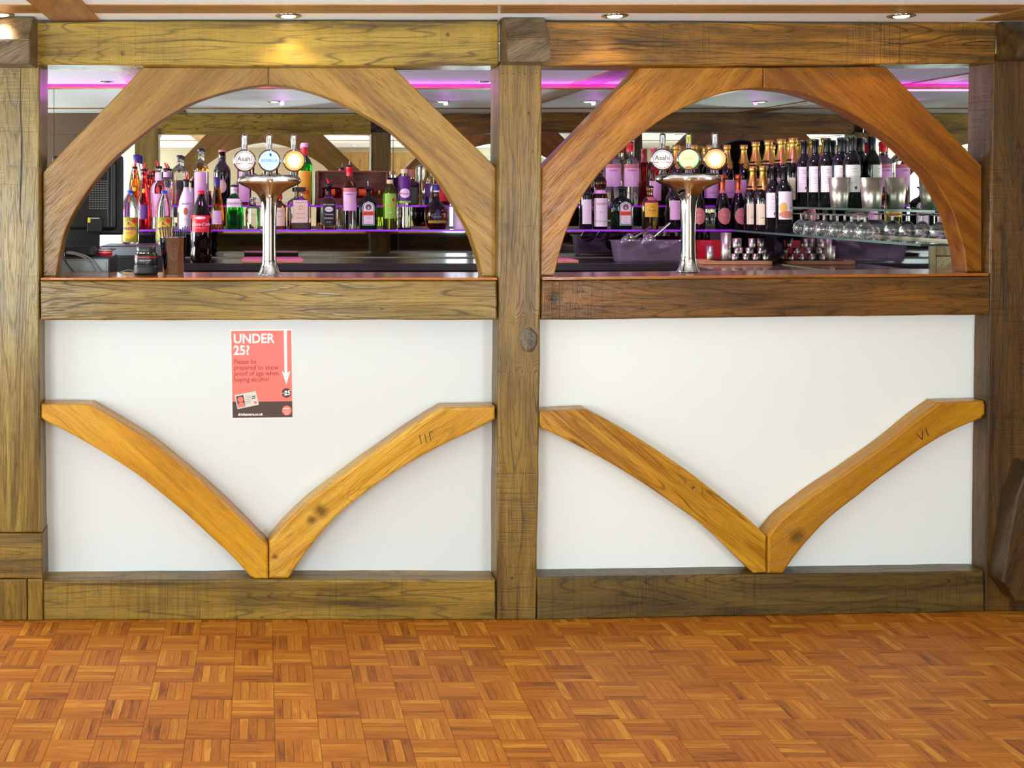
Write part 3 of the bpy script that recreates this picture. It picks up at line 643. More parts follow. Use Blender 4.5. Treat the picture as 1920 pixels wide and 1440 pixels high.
LIT = plain('lit_shelf_edge', (120, 40, 200), .3, emit=(176, 30, 214), estr=.5)
EDG = plain('green_glass_edge', (70, 92, 82), .15)
def gshelf(x0, x1, y0, y1, z, edge, axis, label):
    root = empty('glass_shelf', ((x0+x1)/2, (y0+y1)/2, z-.008)); tag(root, label, 'shelf'); cx, cyy = (x0+x1)/2, (y0+y1)/2
    mb = MB(); mb.box(x0-cx, x1-cx, y0-cyy, y1-cyy, 0, .008); mb.build('pane', SG, root)
    mb = MB()
    if axis == 'x': mb.box(x0-cx, x1-cx, y0-cyy-.0015, y0-cyy, -.0005, .0085)
    else: mb.box(x0-cx-.0015, x0-cx, y0-cyy, y1-cyy, -.0005, .0085)
    tag(mb.build('front_edge', edge, root), 'glowing violet edge' if edge is LIT else 'greenish edge')
    L_ = (x1-x0) if axis == 'x' else (y1-y0)
    for k in range(int(L_/.55)+1):
        t = (k+.5)*.55-L_/2
        if t > L_/2: break
        mb = MB()
        if axis == 'x': mb.tube([(t, (y1-y0)/2-.001, -.008), (t, (y1-y0)/2-.05, -.008)], .006)
        else: mb.tube([((x1-x0)/2-.001, t, -.008), ((x1-x0)/2-.05, t, -.008)], .006)
        mb.build('bracket', CHROME, root)
    return root
gshelf(-1.78, 2.33, 5.66, YM-.001, ZL, LIT, 'x', 'lower glass shelf along the back mirror with a violet edge')
gshelf(-1.78, 2.40, 5.82, YM-.001, ZU, LIT, 'x', 'upper glass shelf along the back mirror with a violet edge')
gshelf(2.331, XM-.001, 4.05, YM-.002, ZL, EDG, 'y', 'lower glass shelf along the side mirror holding glasses')
gshelf(2.401, XM-.001, 4.08, YM-.002, ZU, EDG, 'y', 'upper glass shelf along the side mirror holding red wine')
# worktops
mb = MB(); mb.bbox(-1.79, 2.44, 5.50, YM, ZW-.035, ZW, .002)
wt = mb.build('back_counter', WORKTOP); tag(wt, 'dark stone worktop along the back of the bar', 'worktop')
mb = MB(); mb.bbox(2.0, 2.44, 4.05, 5.498, ZW-.035, ZW, .002)
wt2 = mb.build('side_counter', plain('side_worktop', (92, 70, 76), .16, coat=.3)); tag(wt2, 'brown stone worktop along the right side of the bar', 'worktop')
def cabinet(x0, x1, y0, y1, z1, nd, front, label):
    root = empty('bar_cabinet', ((x0+x1)/2, (y0+y1)/2, 0)); tag(root, label, 'cabinet'); cx, cyy = (x0+x1)/2, (y0+y1)/2
    mb = MB(); mb.bbox(x0-cx, x1-cx, y0-cyy, y1-cyy, 0, z1, .003); mb.build('body', DARKIN, root)
    for k in range(nd):
        a = x0-cx+(x1-x0)*k/nd+.006; b = x0-cx+(x1-x0)*(k+1)/nd-.006
        mb = MB(); mb.bbox(a, b, y0-cyy-.02, y0-cyy-.0005, .1, z1-.03, .003); d = mb.build('door', plain('cabinet_black', (26, 24, 25), .3), root)
        mb = MB(); mb.tube([(b-.04, y0-cyy-.02, z1-.2), (b-.04, y0-cyy-.045, z1-.2), (b-.04, y0-cyy-.045, z1-.34), (b-.04, y0-cyy-.02, z1-.34)], .006); mb.build('handle', STEEL, d)
    return root
cabinet(-1.78, 2.43, 5.56, YM-.01, ZW-.036, 6, 0, 'black cupboards under the back worktop')
mb = MB(); mb.bbox(-.215, .215, -.70, .70, 0, ZW-.036, .003)
root = empty('bar_cabinet', (2.222, 4.79, 0)); tag(root, 'black cupboard under the right-hand worktop', 'cabinet'); mb.build('body', DARKIN, root)
mb = MB(); mb.bbox(-.235, -.2155, -.68, -.01, .1, ZW-.07, .003); mb.build('door', plain('cabinet_black', (26, 24, 25), .3), root)
mb = MB(); mb.bbox(-.235, -.2155, .01, .68, .1, ZW-.07, .003); mb.build('door', plain('cabinet_black', (26, 24, 25), .3), root)
# stud partition end under the side shelf
root = empty('stud_partition', (2.5, 5.08, 0)); tag(root, 'pale stud partition end with a sawn block at the right of the bar', 'partition')
PALE = wood('pale_pine', (196, 180, 146), (214, 200, 168), (168, 146, 108), PI/2, saw=.1, figure=.5, rough=.5, blotch=.1, coat=0)
mb = MB(); mb.box(-.048, .05, -.86, .90, 0, ZL-.012); mb.build('core', plain('partition_core', (160, 146, 118), .6), root)
mb = MB(); mb.bbox(-.053, -.032, -.89, -.861, 0, ZL-.012, .002); mb.build('upright', PALE, root)
mb = MB(); mb.bbox(-.031, .05, -.89, -.861, ZL-.048, ZL-.012, .002); mb.build('top_rail', PALE, root)
mb = MB(); mb.bbox(-.028, .045, -.885, -.861, ZL-.105, ZL-.052, .002); mb.build('sawn_block', wood('pine_end', (206, 186, 142), (222, 206, 166), (172, 144, 96), .7, saw=.2, figure=1.3, rough=.6, blotch=.1, coat=0, scale=3), root)
mb = MB(); mb.bbox(-.028, .045, -.880, -.861, ZL-.122, ZL-.107, .001); mb.build('slot', plain('olive_gap', (60, 54, 24), .6), root)

# ------------------------------------------------------------------ downlights
GL = plain('lamp_glow', (255, 240, 220), .5, emit=(255, 232, 200), estr=14)
def downlight(x, y, label, power=6, on=True, grp=None, blend=.5, col=(1, .74, .45)):
    root = empty('downlight', (x, y, CEIL)); tag(root, label, 'downlight', grp)
    mb = MB(); mb.lathe([(.042, -.001), (.042, -.004), (.036, -.006), (.027, -.004), (.024, .0)], n=28, capb=False, capt=False); mb.build('trim_ring', CHROME, root)
    mb = MB(); mb.lathe([(.004, -.0085), (.016, -.0078), (.0225, -.0058), (.0235, -.003)], n=24); mb.build('lamp', GL if on else plain('lamp_off', (190, 190, 190), .2), root)
    if on:
        l = bpy.data.lights.new('spot_lamp', 'SPOT'); l.energy = power; l.color = col; l.spot_size = 2.0; l.spot_blend = blend; l.shadow_soft_size = .024
        o = bpy.data.objects.new('spot_lamp', l); COL.objects.link(o); o.parent = root; o.location = (0, 0, -.012)
YD = F*(CEIL-H)/(CY-28.5)
for px, lab in ((6, 'leftmost lit downlight in front of the beam, at the left frame edge'), (541, 'lit downlight in front of the left beam, above its middle'), (1153, 'lit downlight in front of the right beam, near the middle post'), (1690, 'rightmost lit downlight in front of the right beam')):
    downlight((px-CX)*YD/F, YD if px > 100 else YD-.03, lab, 4.5 if px > 100 else 4)
for px, lab in ((515, 'downlight behind the left beam seen in the mirror above the beer tap'), (828, 'downlight mirrored beside the right end of the left arch'), (1102, 'downlight mirrored beside the left end of the right arch')):
    Yv = F*(CEIL-H)/(CY-190); downlight((px-CX)*Yv/F, 2*YM-Yv, lab, 26, col=(1, .93, .84))
Yv = F*(CEIL-H)/(CY-153)
for px, lab in ((197, 'unlit chrome downlight by the back mirror at upper left'), (907, 'unlit chrome downlight by the back mirror left of the middle post')):
    downlight((px-CX)*Yv/F, Yv, lab, 0, False)
for y in (1.0, -1.5):
    for x in (-2.6, -.79, .08, 1.1, 2.0, 3.4, 5.0): downlight(x, y, 'ceiling downlight in the room behind the camera', 34 if y < 0 else 3, True, 'downlights of the room', .8, (1, .95, .87))

# ------------------------------------------------------------------ bottles
def gl(name, col, rough=.0, trans=1, ior=1.4): return plain(name, col, rough, 0, trans, ior)
G_CLEAR = gl('bottle_clear', (248, 250, 250), ior=1.25); G_GREEN = gl('bottle_green', (12, 120, 30)); G_VGREEN = gl('bottle_bright_green', (20, 190, 50)); G_DARK = plain('bottle_black_glass', (10, 11, 9), .05, coat=.6)
G_DGREEN = gl('bottle_dark_green', (14, 50, 20), trans=.75); G_AMBER = gl('bottle_amber', (214, 128, 40)); G_RED = gl('bottle_red', (196, 30, 34)); G_ORANGE = gl('bottle_orange', (240, 130, 50)); G_BROWN = gl('bottle_brown', (96, 34, 16))
G_LIME = gl('bottle_lime', (190, 220, 50)); G_PURP = gl('bottle_purple', (80, 30, 92)); G_FROST = plain('bottle_frosted_white', (238, 226, 240), .25, coat=.3); G_COLA = gl('bottle_cola', (26, 8, 6), trans=.6); G_PINKLIQ = gl('bottle_pink', (238, 150, 170)); G_PALEY = gl('bottle_pale_gold', (236, 206, 120))
GOLDF = plain('gold_foil', (214, 176, 84), .3, .9); COPPER = plain('copper_foil', (200, 92, 56), .32, .85); PINKF = plain('pink_foil', (226, 120, 130), .35, .5); BLACKP = plain('black_plastic', (16, 15, 17), .3); REDP = plain('red_plastic', (214, 16, 34), .3); BLUEP = plain('blue_plastic', (24, 62, 170), .35); NAVY = plain('navy_cap', (38, 30, 110), .35)
CREAMP = plain('cream_plastic', (226, 206, 150), .4); CORK = plain('cork', (176, 128, 92), .8); WHITEP = plain('white_plastic', (240, 238, 236), .4)
L_W = plain('label_white', (238, 232, 228), .5); L_C = plain('label_cream', (228, 214, 178), .5); L_K = plain('label_black', (18, 18, 18), .4); L_R = plain('label_red', (214, 22, 40), .4); L_P = plain('label_pink', (206, 120, 116), .5); L_OR = plain('label_orange', (226, 84, 34), .4); L_GR = plain('label_green', (60, 128, 52), .4); L_Y = plain('label_yellow', (226, 178, 36), .4); L_LIME = plain('label_lime', (140, 200, 60), .4); L_V = plain('label_violet', (86, 30, 110), .4); L_PPK = plain('label_pale_pink', (232, 190, 220), .5)
T_K = plain('ink_black', (20, 18, 20), .5); T_G = plain('ink_grey', (120, 112, 108), .5); T_B = plain('ink_blue', (44, 40, 130), .5); T_R = plain('ink_red', (206, 40, 40), .5); T_GO = plain('ink_gold', (190, 150, 60), .4, .5); T_BR = plain('ink_brown', (92, 60, 34), .5)

SH = {  # (radius, height) as shares of body radius and total glass height
 'spirit': [(.9, 0), (1, .015), (1, .62), (.95, .67), (.75, .73), (.45, .78), (.36, .82), (.34, .93), (.40, .935), (.40, .985), (.37, 1)],
 'vodka': [(.9, 0), (1, .015), (1, .66), (.93, .71), (.66, .76), (.42, .79), (.40, .95), (.44, .96), (.44, 1)],
 'wine': [(.9, 0), (1, .012), (1, .60), (.96, .655), (.78, .71), (.5, .76), (.39, .80), (.37, .96), (.40, .965), (.40, 1)],
 'champ': [(.9, 0), (1, .012), (1, .48), (.95, .55), (.80, .63), (.60, .71), (.44, .79), (.36, .87), (.35, .93), (.40, .94), (.38, 1)],
 'bulbchamp': [(.85, 0), (.97, .02), (1.0, .25), (.98, .38), (.85, .50), (.60, .60), (.40, .68), (.34, .78), (.33, .93), (.38, .94), (.36, 1)],
 'square': [(.9, 0), (1, .015), (1, .66), (.93, .69), (.6, .73), (.40, .77), (.34, .80), (.34, .95), (.38, .955), (.38, 1)],
 'flask': [(.92, 0), (1, .015), (1, .62), (.94, .68), (.7, .74), (.35, .79), (.24, .83), (.22, .94), (.27, .95), (.27, 1)],
 'cordial': [(.9, 0), (1, .02), (1, .70), (.9, .80), (.55, .88), (.42, .92), (.42, 1)],
 'soda': [(.8, 0), (.95, .02), (1, .06), (1, .15), (.95, .22), (.99, .32), (1, .60), (.92, .70), (.68, .82), (.40, .91), (.32, .94), (.32, 1)],
 'cola': [(.75, 0), (.96, .03), (1, .12), (.93, .20), (.97, .25), (1, .30), (.97, .58), (.90, .66), (.66, .78), (.42, .87), (.32, .92), (.30, 1)],
 'cone': [(.9, 0), (1, .015), (1.0, .30), (.9, .45), (.62, .70), (.40, .85), (.36, .95), (.40, .96), (.40, 1)],
 'ribena': [(.85, 0), (1, .03), (.93, .10), (1, .17), (.92, .25), (.97, .40), (.86, .60), (.62, .80), (.44, .90), (.40, 1)],
 'malibu': [(.92, 0), (1, .015), (1, .50), (.93, .60), (.66, .72), (.40, .82), (.34, .90), (.36, 1)],
 'bulb': [(.72, 0), (.80, .03), (.98, .22), (1, .35), (.94, .46), (.62, .57), (.30, .64), (.25, .72), (.24, .93), (.28, .94), (.28, 1)],
 'decanter': [(.9, 0), (1, .02), (1, .62), (.8, .70), (.4, .74), (.34, .90), (.42, .91), (.42, 1)],
 'column': [(.9, 0), (1, .02), (1, .84), (.92, .90), (.5, .94), (.40, .96), (.40, 1)],
 'pimms': [(.9, 0), (1, .015), (1, .58), (.93, .62), (.62, .68), (.60, .70), (.80, .75), (.82, .84), (.6, .90), (.34, .93), (.34, 1)],
}
def prof_r(sh, t):
    for (r0, a), (r1, b) in zip(sh, sh[1:]):
        if a <= t <= b: return r0+(r1-r0)*(t-a)/(b-a+1e-9)
    return sh[-1][0]
class Bottle:
    def __init__(s, name, x, y, z, h, r, shape, glass, label, group=None, sq=2.0, dy=1.0, rz=0, cat='bottle'):
        s.h, s.r, s.sh, s.sq, s.dy = h, r, SH[shape], sq, dy
        s.root = empty(name, (x, y, z), rz); tag(s.root, label, cat, group)
        n = 28; mb = MB(); vs = []; fs = []
        prof = [(.0, 0)]+s.sh
        for rr_, t in s.sh:
            p = sq if rr_ > .55 else 2.0
            for i in range(n):
                a = 2*PI*i/n; c_, s_ = math.cos(a), math.sin(a); k = (abs(c_)**p+abs(s_)**p)**(-1/p)
                d = dy if rr_ > .55 else 1.0; d = max(d, 0) if rr_ > .55 else 1
                vs.append((r*rr_*k*c_, r*rr_*k*s_*d, h*t))
        for k in range(len(s.sh)-1):
            for i in range(n): j = (i+1) % n; fs.append((k*n+i, k*n+j, (k+1)*n+j, (k+1)*n+i))
        mb.add(vs, fs, 0, True); mb.add(vs[:n], [list(range(n))[::-1]]); mb.add(vs[-n:], [list(range(n))])
        mb.build('glass_body', glass, s.root)
    def yat(s, x, z, off):
        rr_ = prof_r(s.sh, min(max(z/s.h, 0), 1)); p = s.sq if rr_ > .55 else 2.0; R = s.r*rr_; d = s.dy if rr_ > .55 else 1
        q = min(abs(x)/R, .985); return -d*R*(1-q**p)**(1/p)-off
    def label(s, z0, z1, w_, mat, name='label', off=.0006, kind='rect', cx=0, parent=None, lab=None):
        m = 14; k = 10; mb = MB(); vs = []
        for i in range(m+1):
            t = i/m; z = s.h*(z0+(z1-z0)*t)
            if kind == 'rect': hw = w_/2
            elif kind == 'oval': hw = w_/2*max(.02, math.sqrt(max(0, 1-(2*t-1)**2)))
            elif kind == 'arch':
                zz = (z-s.h*z0); tot = s.h*(z1-z0); ra = w_/2; hw = ra if zz < tot-ra else max(.02*ra, math.sqrt(max(0, ra*ra-(zz-(tot-ra))**2)))
            elif kind == 'diamond': hw = w_/2*max(.02, 1-abs(2*t-1))
            for j in range(k+1):
                x = cx+hw*(2*j/k-1); vs.append((x, s.yat(x, z, off), z))
        fs = [(i*(k+1)+j, i*(k+1)+j+1, (i+1)*(k+1)+j+1, (i+1)*(k+1)+j) for i in range(m) for j in range(k)]
        mb.add(vs, fs, 0, True); o = mb.build(name, mat, parent or s.root)
        if lab: o['label'] = lab
        return o
    def text(s, st, size, zc, mat, parent, off=.0011, cx=0, **kw):
        vs, fs = text_geo(st, size, **kw); mb = MB(); mb.add([(cx+a, s.yat(cx+a, s.h*zc+b, off), s.h*zc+b) for a, b in vs], fs); return mb.build('lettering', mat, parent)
    def cap(s, h0, h1, rk, mat, name='cap'):
        mb = MB(); R = s.r*rk; mb.lathe([(R*.98, s.h*h0), (R, s.h*h0+.001), (R, s.h*h1-.001), (R*.94, s.h*h1)], n=20); return mb.build(name, mat, s.root)
    def sleeve(s, t0, t1, mat, name='foil', off=.0008):
        mb = MB(); ts = [t0]+[t for _, t in s.sh if t0 < t < t1]+[t1]
        mb.lathe([(s.r*prof_r(s.sh, t)+off, s.h*t) for t in ts], n=24, capb=False); return mb.build(name, mat, s.root)
    def spout(s, kind='red', lean=1):
        z = s.h
        R = s.r*.42
        if kind == 'red':
            mb = MB(); mb.lathe([(R*1.15, z-.002), (R*1.15, z+.009), (R*.8, z+.011)], n=16); c = mb.build('pourer_collar', BLACKP, s.root)
            mb = MB(); mb.tube([(0, 0, z+.009), (0, 0, z+.016), (.004*lean, -.002, z+.026), (.010*lean, -.005, z+.038)], [.0065, .006, .0042, .0026], 10); mb.build('pourer_spout', REDP, s.root)
        else:
            mb = MB(); mb.lathe([(R*1.05, z-.002), (R*1.05, z+.007), (R*.5, z+.010)], n=16); mb.build('pourer_collar', BLACKP, s.root)
            mb = MB(); mb.tube([(0, 0, z+.008), (.001, 0, z+.022), (.003*lean, -.001, z+.036)], [.0032, .0026, .0018], 8); mb.build('pourer_spout', CHROME, s.root)
def X(px, Y): return (px-CX)*Y/F
YLo, YUp = 5.725, 5.905
def hgt(py_top, z, Y): return H+(CY-py_top)*Y/F-z

def lemonade(px, lab, Y=5.30, z=1.157):
    b = Bottle('lemonade_bottle', X(px, Y), Y, z, hgt(357, z, Y), .0405, 'soda', G_CLEAR, lab, cat='bottle')
    b.cap(.94, 1.0, .36, BLUEP)
    l = b.label(.04, .50, .078, plain('label_olive', (150, 150, 20), .4)); c = b.label(.10, .44, .060, L_Y, off=.0010, kind='oval', parent=l, name='lemon_disc'); b.text("R.", .020, .36, T_B, l, off=.0016, bold=.03); b.text("WHITE'S", .0165, .27, T_B, l, off=.0016, bold=.03, sx=.95); b.text('LEMONADE', .007, .20, T_B, l, off=.0016)
    b.label(.39, .48, .02, L_R, off=.0012, kind='oval', cx=.024, parent=l, name='red_seal'); return b
lemonade(244, 'lemonade bottle with blue cap beside the till screen'); lemonade(308, 'lemonade bottle with blue cap behind the straws')

# lower shelf, left bay
def red_liq(px, lab, glass, top, Y=YLo, r=.034, lean=1, z=ZL):
    h_ = hgt(top, z, Y)-.036; b = Bottle('liqueur_bottle', X(px, Y), Y, z, h_, r, 'cone', glass, lab); b.label(.18, .42, r*1.3, L_V); b.spout('red', lean); b.label(.62, .70, .016, L_Y, kind='oval'); return b
red_liq(253, 'orange liqueur bottle with red pourer behind the first lemonade', G_ORANGE, 303, 5.785, .030)
red_liq(270, 'red liqueur bottle with red pourer right of the first lemonade', G_RED, 307, 5.70)
b = Bottle('vodka_bottle', X(297, YLo), YLo, ZL, hgt(302, ZL, YLo)-.036, .040, 'vodka', G_CLEAR, 'clear vodka bottle with red pourer behind the second lemonade'); b.spout('red', -1); b.sleeve(.80, .93, L_W, 'neck_band'); l = b.label(.2, .58, .06, L_PPK); b.label(.60, .70, .018, T_R, kind='oval', name='seal')
b = Bottle('rum_bottle', X(349, 5.70), 5.70, ZL, hgt(347, ZL, 5.70)+.018, .037, 'malibu', G_FROST, 'white frosted coconut rum bottle with palm picture')
l = b.label(.05, .55, .05, plain('label_rum_white', (240, 230, 242), .4)); b.text('MALIBU', .0115, .52, T_BR, l, bold=.01, off=.0014); b.label(.30, .46, .022, plain('label_sunset', (190, 90, 40), .4), kind='oval', off=.001, parent=l, name='sunset_picture'); b.text('ORIGINAL', .0055, .21, T_G, l, off=.0014); b.sleeve(.88, 1.0, BLACKP, 'collar'); b.spout('red', 1)
Yc = 5.60
b = Bottle('cola_bottle', X(377, Yc), Yc, ZW, hgt(357, ZW, Yc), .053, 'cola', G_COLA, 'large cola bottle with red cap and red label on the worktop'); b.cap(.945, 1, .32, REDP)
l = b.label(.425, .655, .100, L_R); b.text('Coca-Cola', .0200, .515, L_W, l, shear=.35, bold=.01, off=.0014); b.label(.60, .64, .05, L_W, off=.001, parent=l, kind='oval', name='top_mark'); b.text('ORIGINAL TASTE', .006, .475, L_W, l, off=.0014)
b = Bottle('spirit_bottle', X(407, YLo), YLo, ZL, hgt(332, ZL, YLo), .032, 'cone', G_AMBER, 'amber spirit bottle with navy cap beside the cola'); b.cap(.80, 1, .46, NAVY); b.label(.10, .36, .046, L_PPK)
b = Bottle('gin_bottle', X(439, YLo), YLo, ZL, hgt(350, ZL, YLo), .041, 'spirit', G_VGREEN, 'bright green gin bottle with white label under the first tap badge', sq=3.2, dy=.7)
for q in ():
    pass
l = b.label(.52, .72, .072, L_W); b.text("Gordon's", .019, .585, T_K, l, shear=.25); b.sleeve(.84, 1.0, L_W, 'neck_band'); b.spout('steel')
b = Bottle('decanter', X(474, YLo), YLo, ZL, .16, .036, 'decanter', G_CLEAR, 'short cut glass bottle half hidden by the left tap column', sq=4)
b = Bottle('whisky_bottle', X(524, YLo), YLo, ZL, .175, .034, 'square', G_AMBER, 'amber bottle with cream label right behind the left tap column'); l = b.label(.10, .62, .052, L_C); b.text('MAKERS', .008, .5, T_BR, l); b.text('No 46', .007, .36, T_BR, l); b.cap(.85, 1, .44, L_R)
b = Bottle('amaretto_bottle', X(563, YLo), YLo, ZL, hgt(356, ZL, YLo), .054, 'flask', G_CLEAR, 'square amaretto bottle with wide black cap right of the tap', sq=6, dy=.7)
mb = MB(); mb.bbox(-.027, .027, -.022, .022, b.h-.008, b.h+.014, .002); mb.build('cap', BLACKP, b.root)
l = b.label(.17, .74, .072, L_C); b.text('D', .03, .5, T_GO, l, shear=.2); b.text('SARONNO', .009, .38, T_GO, l); b.text('AMARETTO', .007, .28, T_G, l)
mb = MB(); pr_ = [(.046, .004), (.0475, .006), (.0475, .032)]; mb.box(-.046, .046, -.031, .031, .003, .034); mb.build('liquor', G_BROWN, b.root)
b = Bottle('whiskey_bottle', X(616, YLo), YLo, ZL, hgt(348, ZL, YLo), .038, 'square', G_CLEAR, 'square whiskey bottle with black label and red pourer before the wooden box', sq=6, dy=.95)
b.sleeve(.78, 1, BLACKP, 'collar'); b.spout('red', -1); mb = MB(); mb.box(-.032, .032, -.030, .030, .003, .022); mb.build('liquor', G_AMBER, b.root)
l = b.label(.10, .62, .066, L_K); b.text('JACK DANIELS', .0085, .555, L_W, l, bold=.01); o = b.label(.40, .52, .04, L_W, kind='oval', off=.001, parent=l, name='oval_mark'); b.text("Old No.7", .009, .445, L_K, l, off=.0018); b.text('Tennessee', .010, .33, L_W, l, shear=.2, off=.0016); b.text('WHISKEY', .011, .24, L_W, l, off=.0016); b.text('40% VOL', .006, .16, L_W, l, off=.0016)
def sambuca(px, lab, Y=YLo, z=ZL, top=335, r=.037):
    b = Bottle('sambuca_bottle', X(px, Y), Y, z, hgt(top, z, Y)+.058, r, 'vodka', G_CLEAR, lab); b.sleeve(.86, 1, REDP, 'red_neck'); b.spout('steel', 1)
    l = b.label(.30, .66, r*1.7, L_PPK); b.label(.60, .655, r*1.7, L_P, off=.001, parent=l, name='red_stripe'); b.text('SAMBUCA', .0105, .55, T_K, l, off=.0014); b.label(.40, .48, .012, L_C, off=.001, parent=l, name='crest'); return b
sambuca(655, 'clear sambuca bottle with red neck and steel pourer in the left bay')
def herbal(px, lab, r=.043, Y=YLo, z=ZL, top=353, lx=0):
    b = Bottle('herbal_liqueur_bottle', X(px, Y), Y, z, hgt(top, z, Y), r, 'flask', G_DGREEN, lab, sq=5, dy=.62); b.spout('steel', 0)
    l = b.label(.10, .68, .060, L_W, kind='arch', cx=lx); g1 = b.label(.115, .665, .055, L_GR, kind='arch', off=.0010, cx=lx, parent=l, name='green_border'); g2 = b.label(.135, .65, .049, L_W, kind='arch', off=.0014, cx=lx, parent=l, name='inner_field')
    b.label(.47, .62, .030, plain('emblem_brown', (112, 92, 76), .5), kind='oval', off=.0018, cx=lx, parent=l, name='stag_emblem'); b.label(.485, .555, .010, L_W, kind='diamond', off=.0022, cx=lx, parent=l, name='stag_emblem')
    b.label(.34, .44, .058, L_OR, off=.0018, cx=lx, parent=l, name='orange_band'); b.text('Jägermeister', .0092, .375, L_K, l, off=.0024, cx=lx); b.text('KRÄUTER', .0045, .29, T_G, l, off=.002, cx=lx); b.text('LIKÖR', .0045, .25, T_G, l, off=.002, cx=lx); b.text('35% VOL', .0045, .17, T_R, l, off=.002, cx=lx, bold=.02); return b
herbal(690, 'green herbal liqueur bottle with stag label in the left bay')
b = Bottle('lime_cordial_bottle', X(731, YLo), YLo, ZL, hgt(337, ZL, YLo), .035, 'cordial', G_LIME, 'lime cordial bottle with bright green label'); b.cap(.92, 1, .46, CREAMP); l = b.label(.22, .72, .068, L_LIME); b.text('Schweppes', .0165, .47, L_Y, l, shear=.2, bold=.02, off=.0014); b.label(.56, .63, .014, L_R, kind='oval', off=.001, cx=.014, parent=l, name='red_seal'); b.text('LIME', .008, .33, L_W, l, off=.0014)
b = Bottle('blackcurrant_bottle', X(758, YLo), YLo, ZL, hgt(317, ZL, YLo), .037, 'ribena', G_CLEAR, 'blackcurrant cordial bottle with purple label and round white sign'); b.cap(.93, 1, .46, CREAMP); l = b.label(.44, .88, .060, L_V); b.label(.52, .68, .052, L_W, kind='oval', off=.0012, parent=l, name='oval_mark'); b.text('Ribena', .017, .575, T_R, l, off=.002, bold=.01); b.label(.44, .47, .062, L_LIME, off=.0012, parent=l, name='green_stripe'); mb = MB(); mb.lathe([(.032, .002), (.036, .008)], n=20); mb.build('liquor', G_PURP, b.root)
b = Bottle('cognac_bottle', X(818, YLo), YLo, ZL, hgt(345, ZL, YLo), .059, 'bulb', G_BROWN, 'round-shouldered dark cognac bottle at the right of the lower shelf'); b.sleeve(.82, 1, L_W, 'neck_band'); b.cap(.86, 1, .30, NAVY); l = b.label(.10, .46, .062, plain('label_dark_blue', (34, 24, 60), .35), kind='diamond'); b.text('COURVOISIER', .0065, .27, T_GO, l, off=.0014); b.label(.14, .20, .09, T_GO, off=.0008, name='gold_band')
b = Bottle('frosted_bottle', X(862, YLo), YLo, ZL, .26, .034, 'column', G_FROST, 'pale frosted bottle half hidden by the right leg of the left arch')
# upper shelf, left bay
b = Bottle('spirit_bottle', X(256, YUp), YUp, ZU, hgt(290, ZU, YUp), .040, 'cone', G_CLEAR, 'tall clear bottle with navy cap behind the orange liqueur'); b.cap(.83, 1, .44, NAVY); b.label(.35, .5, .05, L_Y)
red_liq(278, 'small red liqueur bottle at the left of the upper shelf', G_RED, 318, YUp, .026, 1, ZU)
b = Bottle('vodka_bottle', X(312, YUp), YUp, ZU, hgt(306, ZU, YUp)-.036, .037, 'vodka', G_CLEAR, 'clear vodka bottle with red pourer on the upper shelf left of the rum'); b.spout('red', -1); b.sleeve(.80, .95, L_PPK, 'neck_band'); b.label(.1, .5, .05, L_PPK); b.label(.54, .64, .016, BLUEP, kind='oval', name='blue_mark', cx=.016)
b = Bottle('whisky_bottle', X(337, YUp), YUp, ZU, hgt(291, ZU, YUp), .036, 'spirit', G_CLEAR, 'clear bottle with black cap and dark red label on the upper shelf'); b.cap(.93, 1, .46, BLACKP); b.label(.02, .50, .060, plain('label_maroon', (84, 14, 38), .4)); b.label(.32, .46, .05, L_K, off=.001)
b = Bottle('whisky_bottle', X(376, YUp), YUp, ZU, hgt(278, ZU, YUp), .036, 'spirit', G_CLEAR, 'tall clear bottle with wide pale label and amber shoulder above the cola'); b.cap(.95, 1, .44, BLACKP); l = b.label(.02, .58, .062, L_PPK); b.label(.36, .50, .014, L_C, off=.001, parent=l, name='crest'); b.sleeve(.60, .66, G_AMBER, 'amber_band'); b.text('SCOTCH', .008, .28, T_G, l, off=.0014)
b = Bottle('cream_liqueur_bottle', X(416, YUp), YUp, ZU, hgt(281, ZU, YUp), .042, 'wine', G_DARK, 'dark cream liqueur bottle with oval picture label'); l = b.label(.22, .46, .05, L_C, kind='oval'); b.text('BAILEYS', .011, .44, L_P, b.root, bold=.02); b.cap(.96, 1, .42, L_P)
b = Bottle('gin_bottle', X(458, YUp), YUp, ZU, hgt(258, ZU, YUp), .036, 'wine', G_PINKLIQ, 'tall pale pink bottle with blue neck behind the first tap badge'); b.sleeve(.76, 1, NAVY, 'neck_foil'); b.label(.05, .5, .056, L_PPK)
b = Bottle('whisky_bottle', X(571, YUp), YUp, ZU, hgt(268, ZU, YUp), .040, 'spirit', G_VGREEN, 'tall green whisky bottle with yellow label behind the amaretto'); b.sleeve(.80, .93, REDP, 'red_neck'); b.cap(.93, 1, .46, L_PPK); l = b.label(.0, .55, .066, L_Y); b.text('J&B', .030, .18, T_R, l, bold=.02, off=.0014)
b = Bottle('tequila_bottle', X(772, YUp), YUp, ZU, hgt(324, ZU, YUp), .040, 'square', G_PALEY, 'squat gold tequila bottle with cork and black label', sq=4); b.cap(.86, 1.1, .40, CORK, 'cork'); b.label(.05, .55, .05, L_K)
b = Bottle('vodka_bottle', X(800, YUp), YUp, ZU, hgt(303, ZU, YUp), .036, 'column', G_CLEAR, 'tall clear square-sided bottle above the cognac', sq=5); b.label(.20, .5, .028, L_V); b.label(.55, .62, .010, L_Y, kind='oval'); b.cap(.97, 1.05, .36, CHROME)
b = Bottle('spirit_bottle', X(831, YUp), YUp, ZU, hgt(312, ZU, YUp), .036, 'wine', G_RED, 'red bottle with dark violet neck at the edge of the left arch'); b.sleeve(.70, 1, L_V, 'neck_foil'); b.label(.1, .5, .05, L_R)
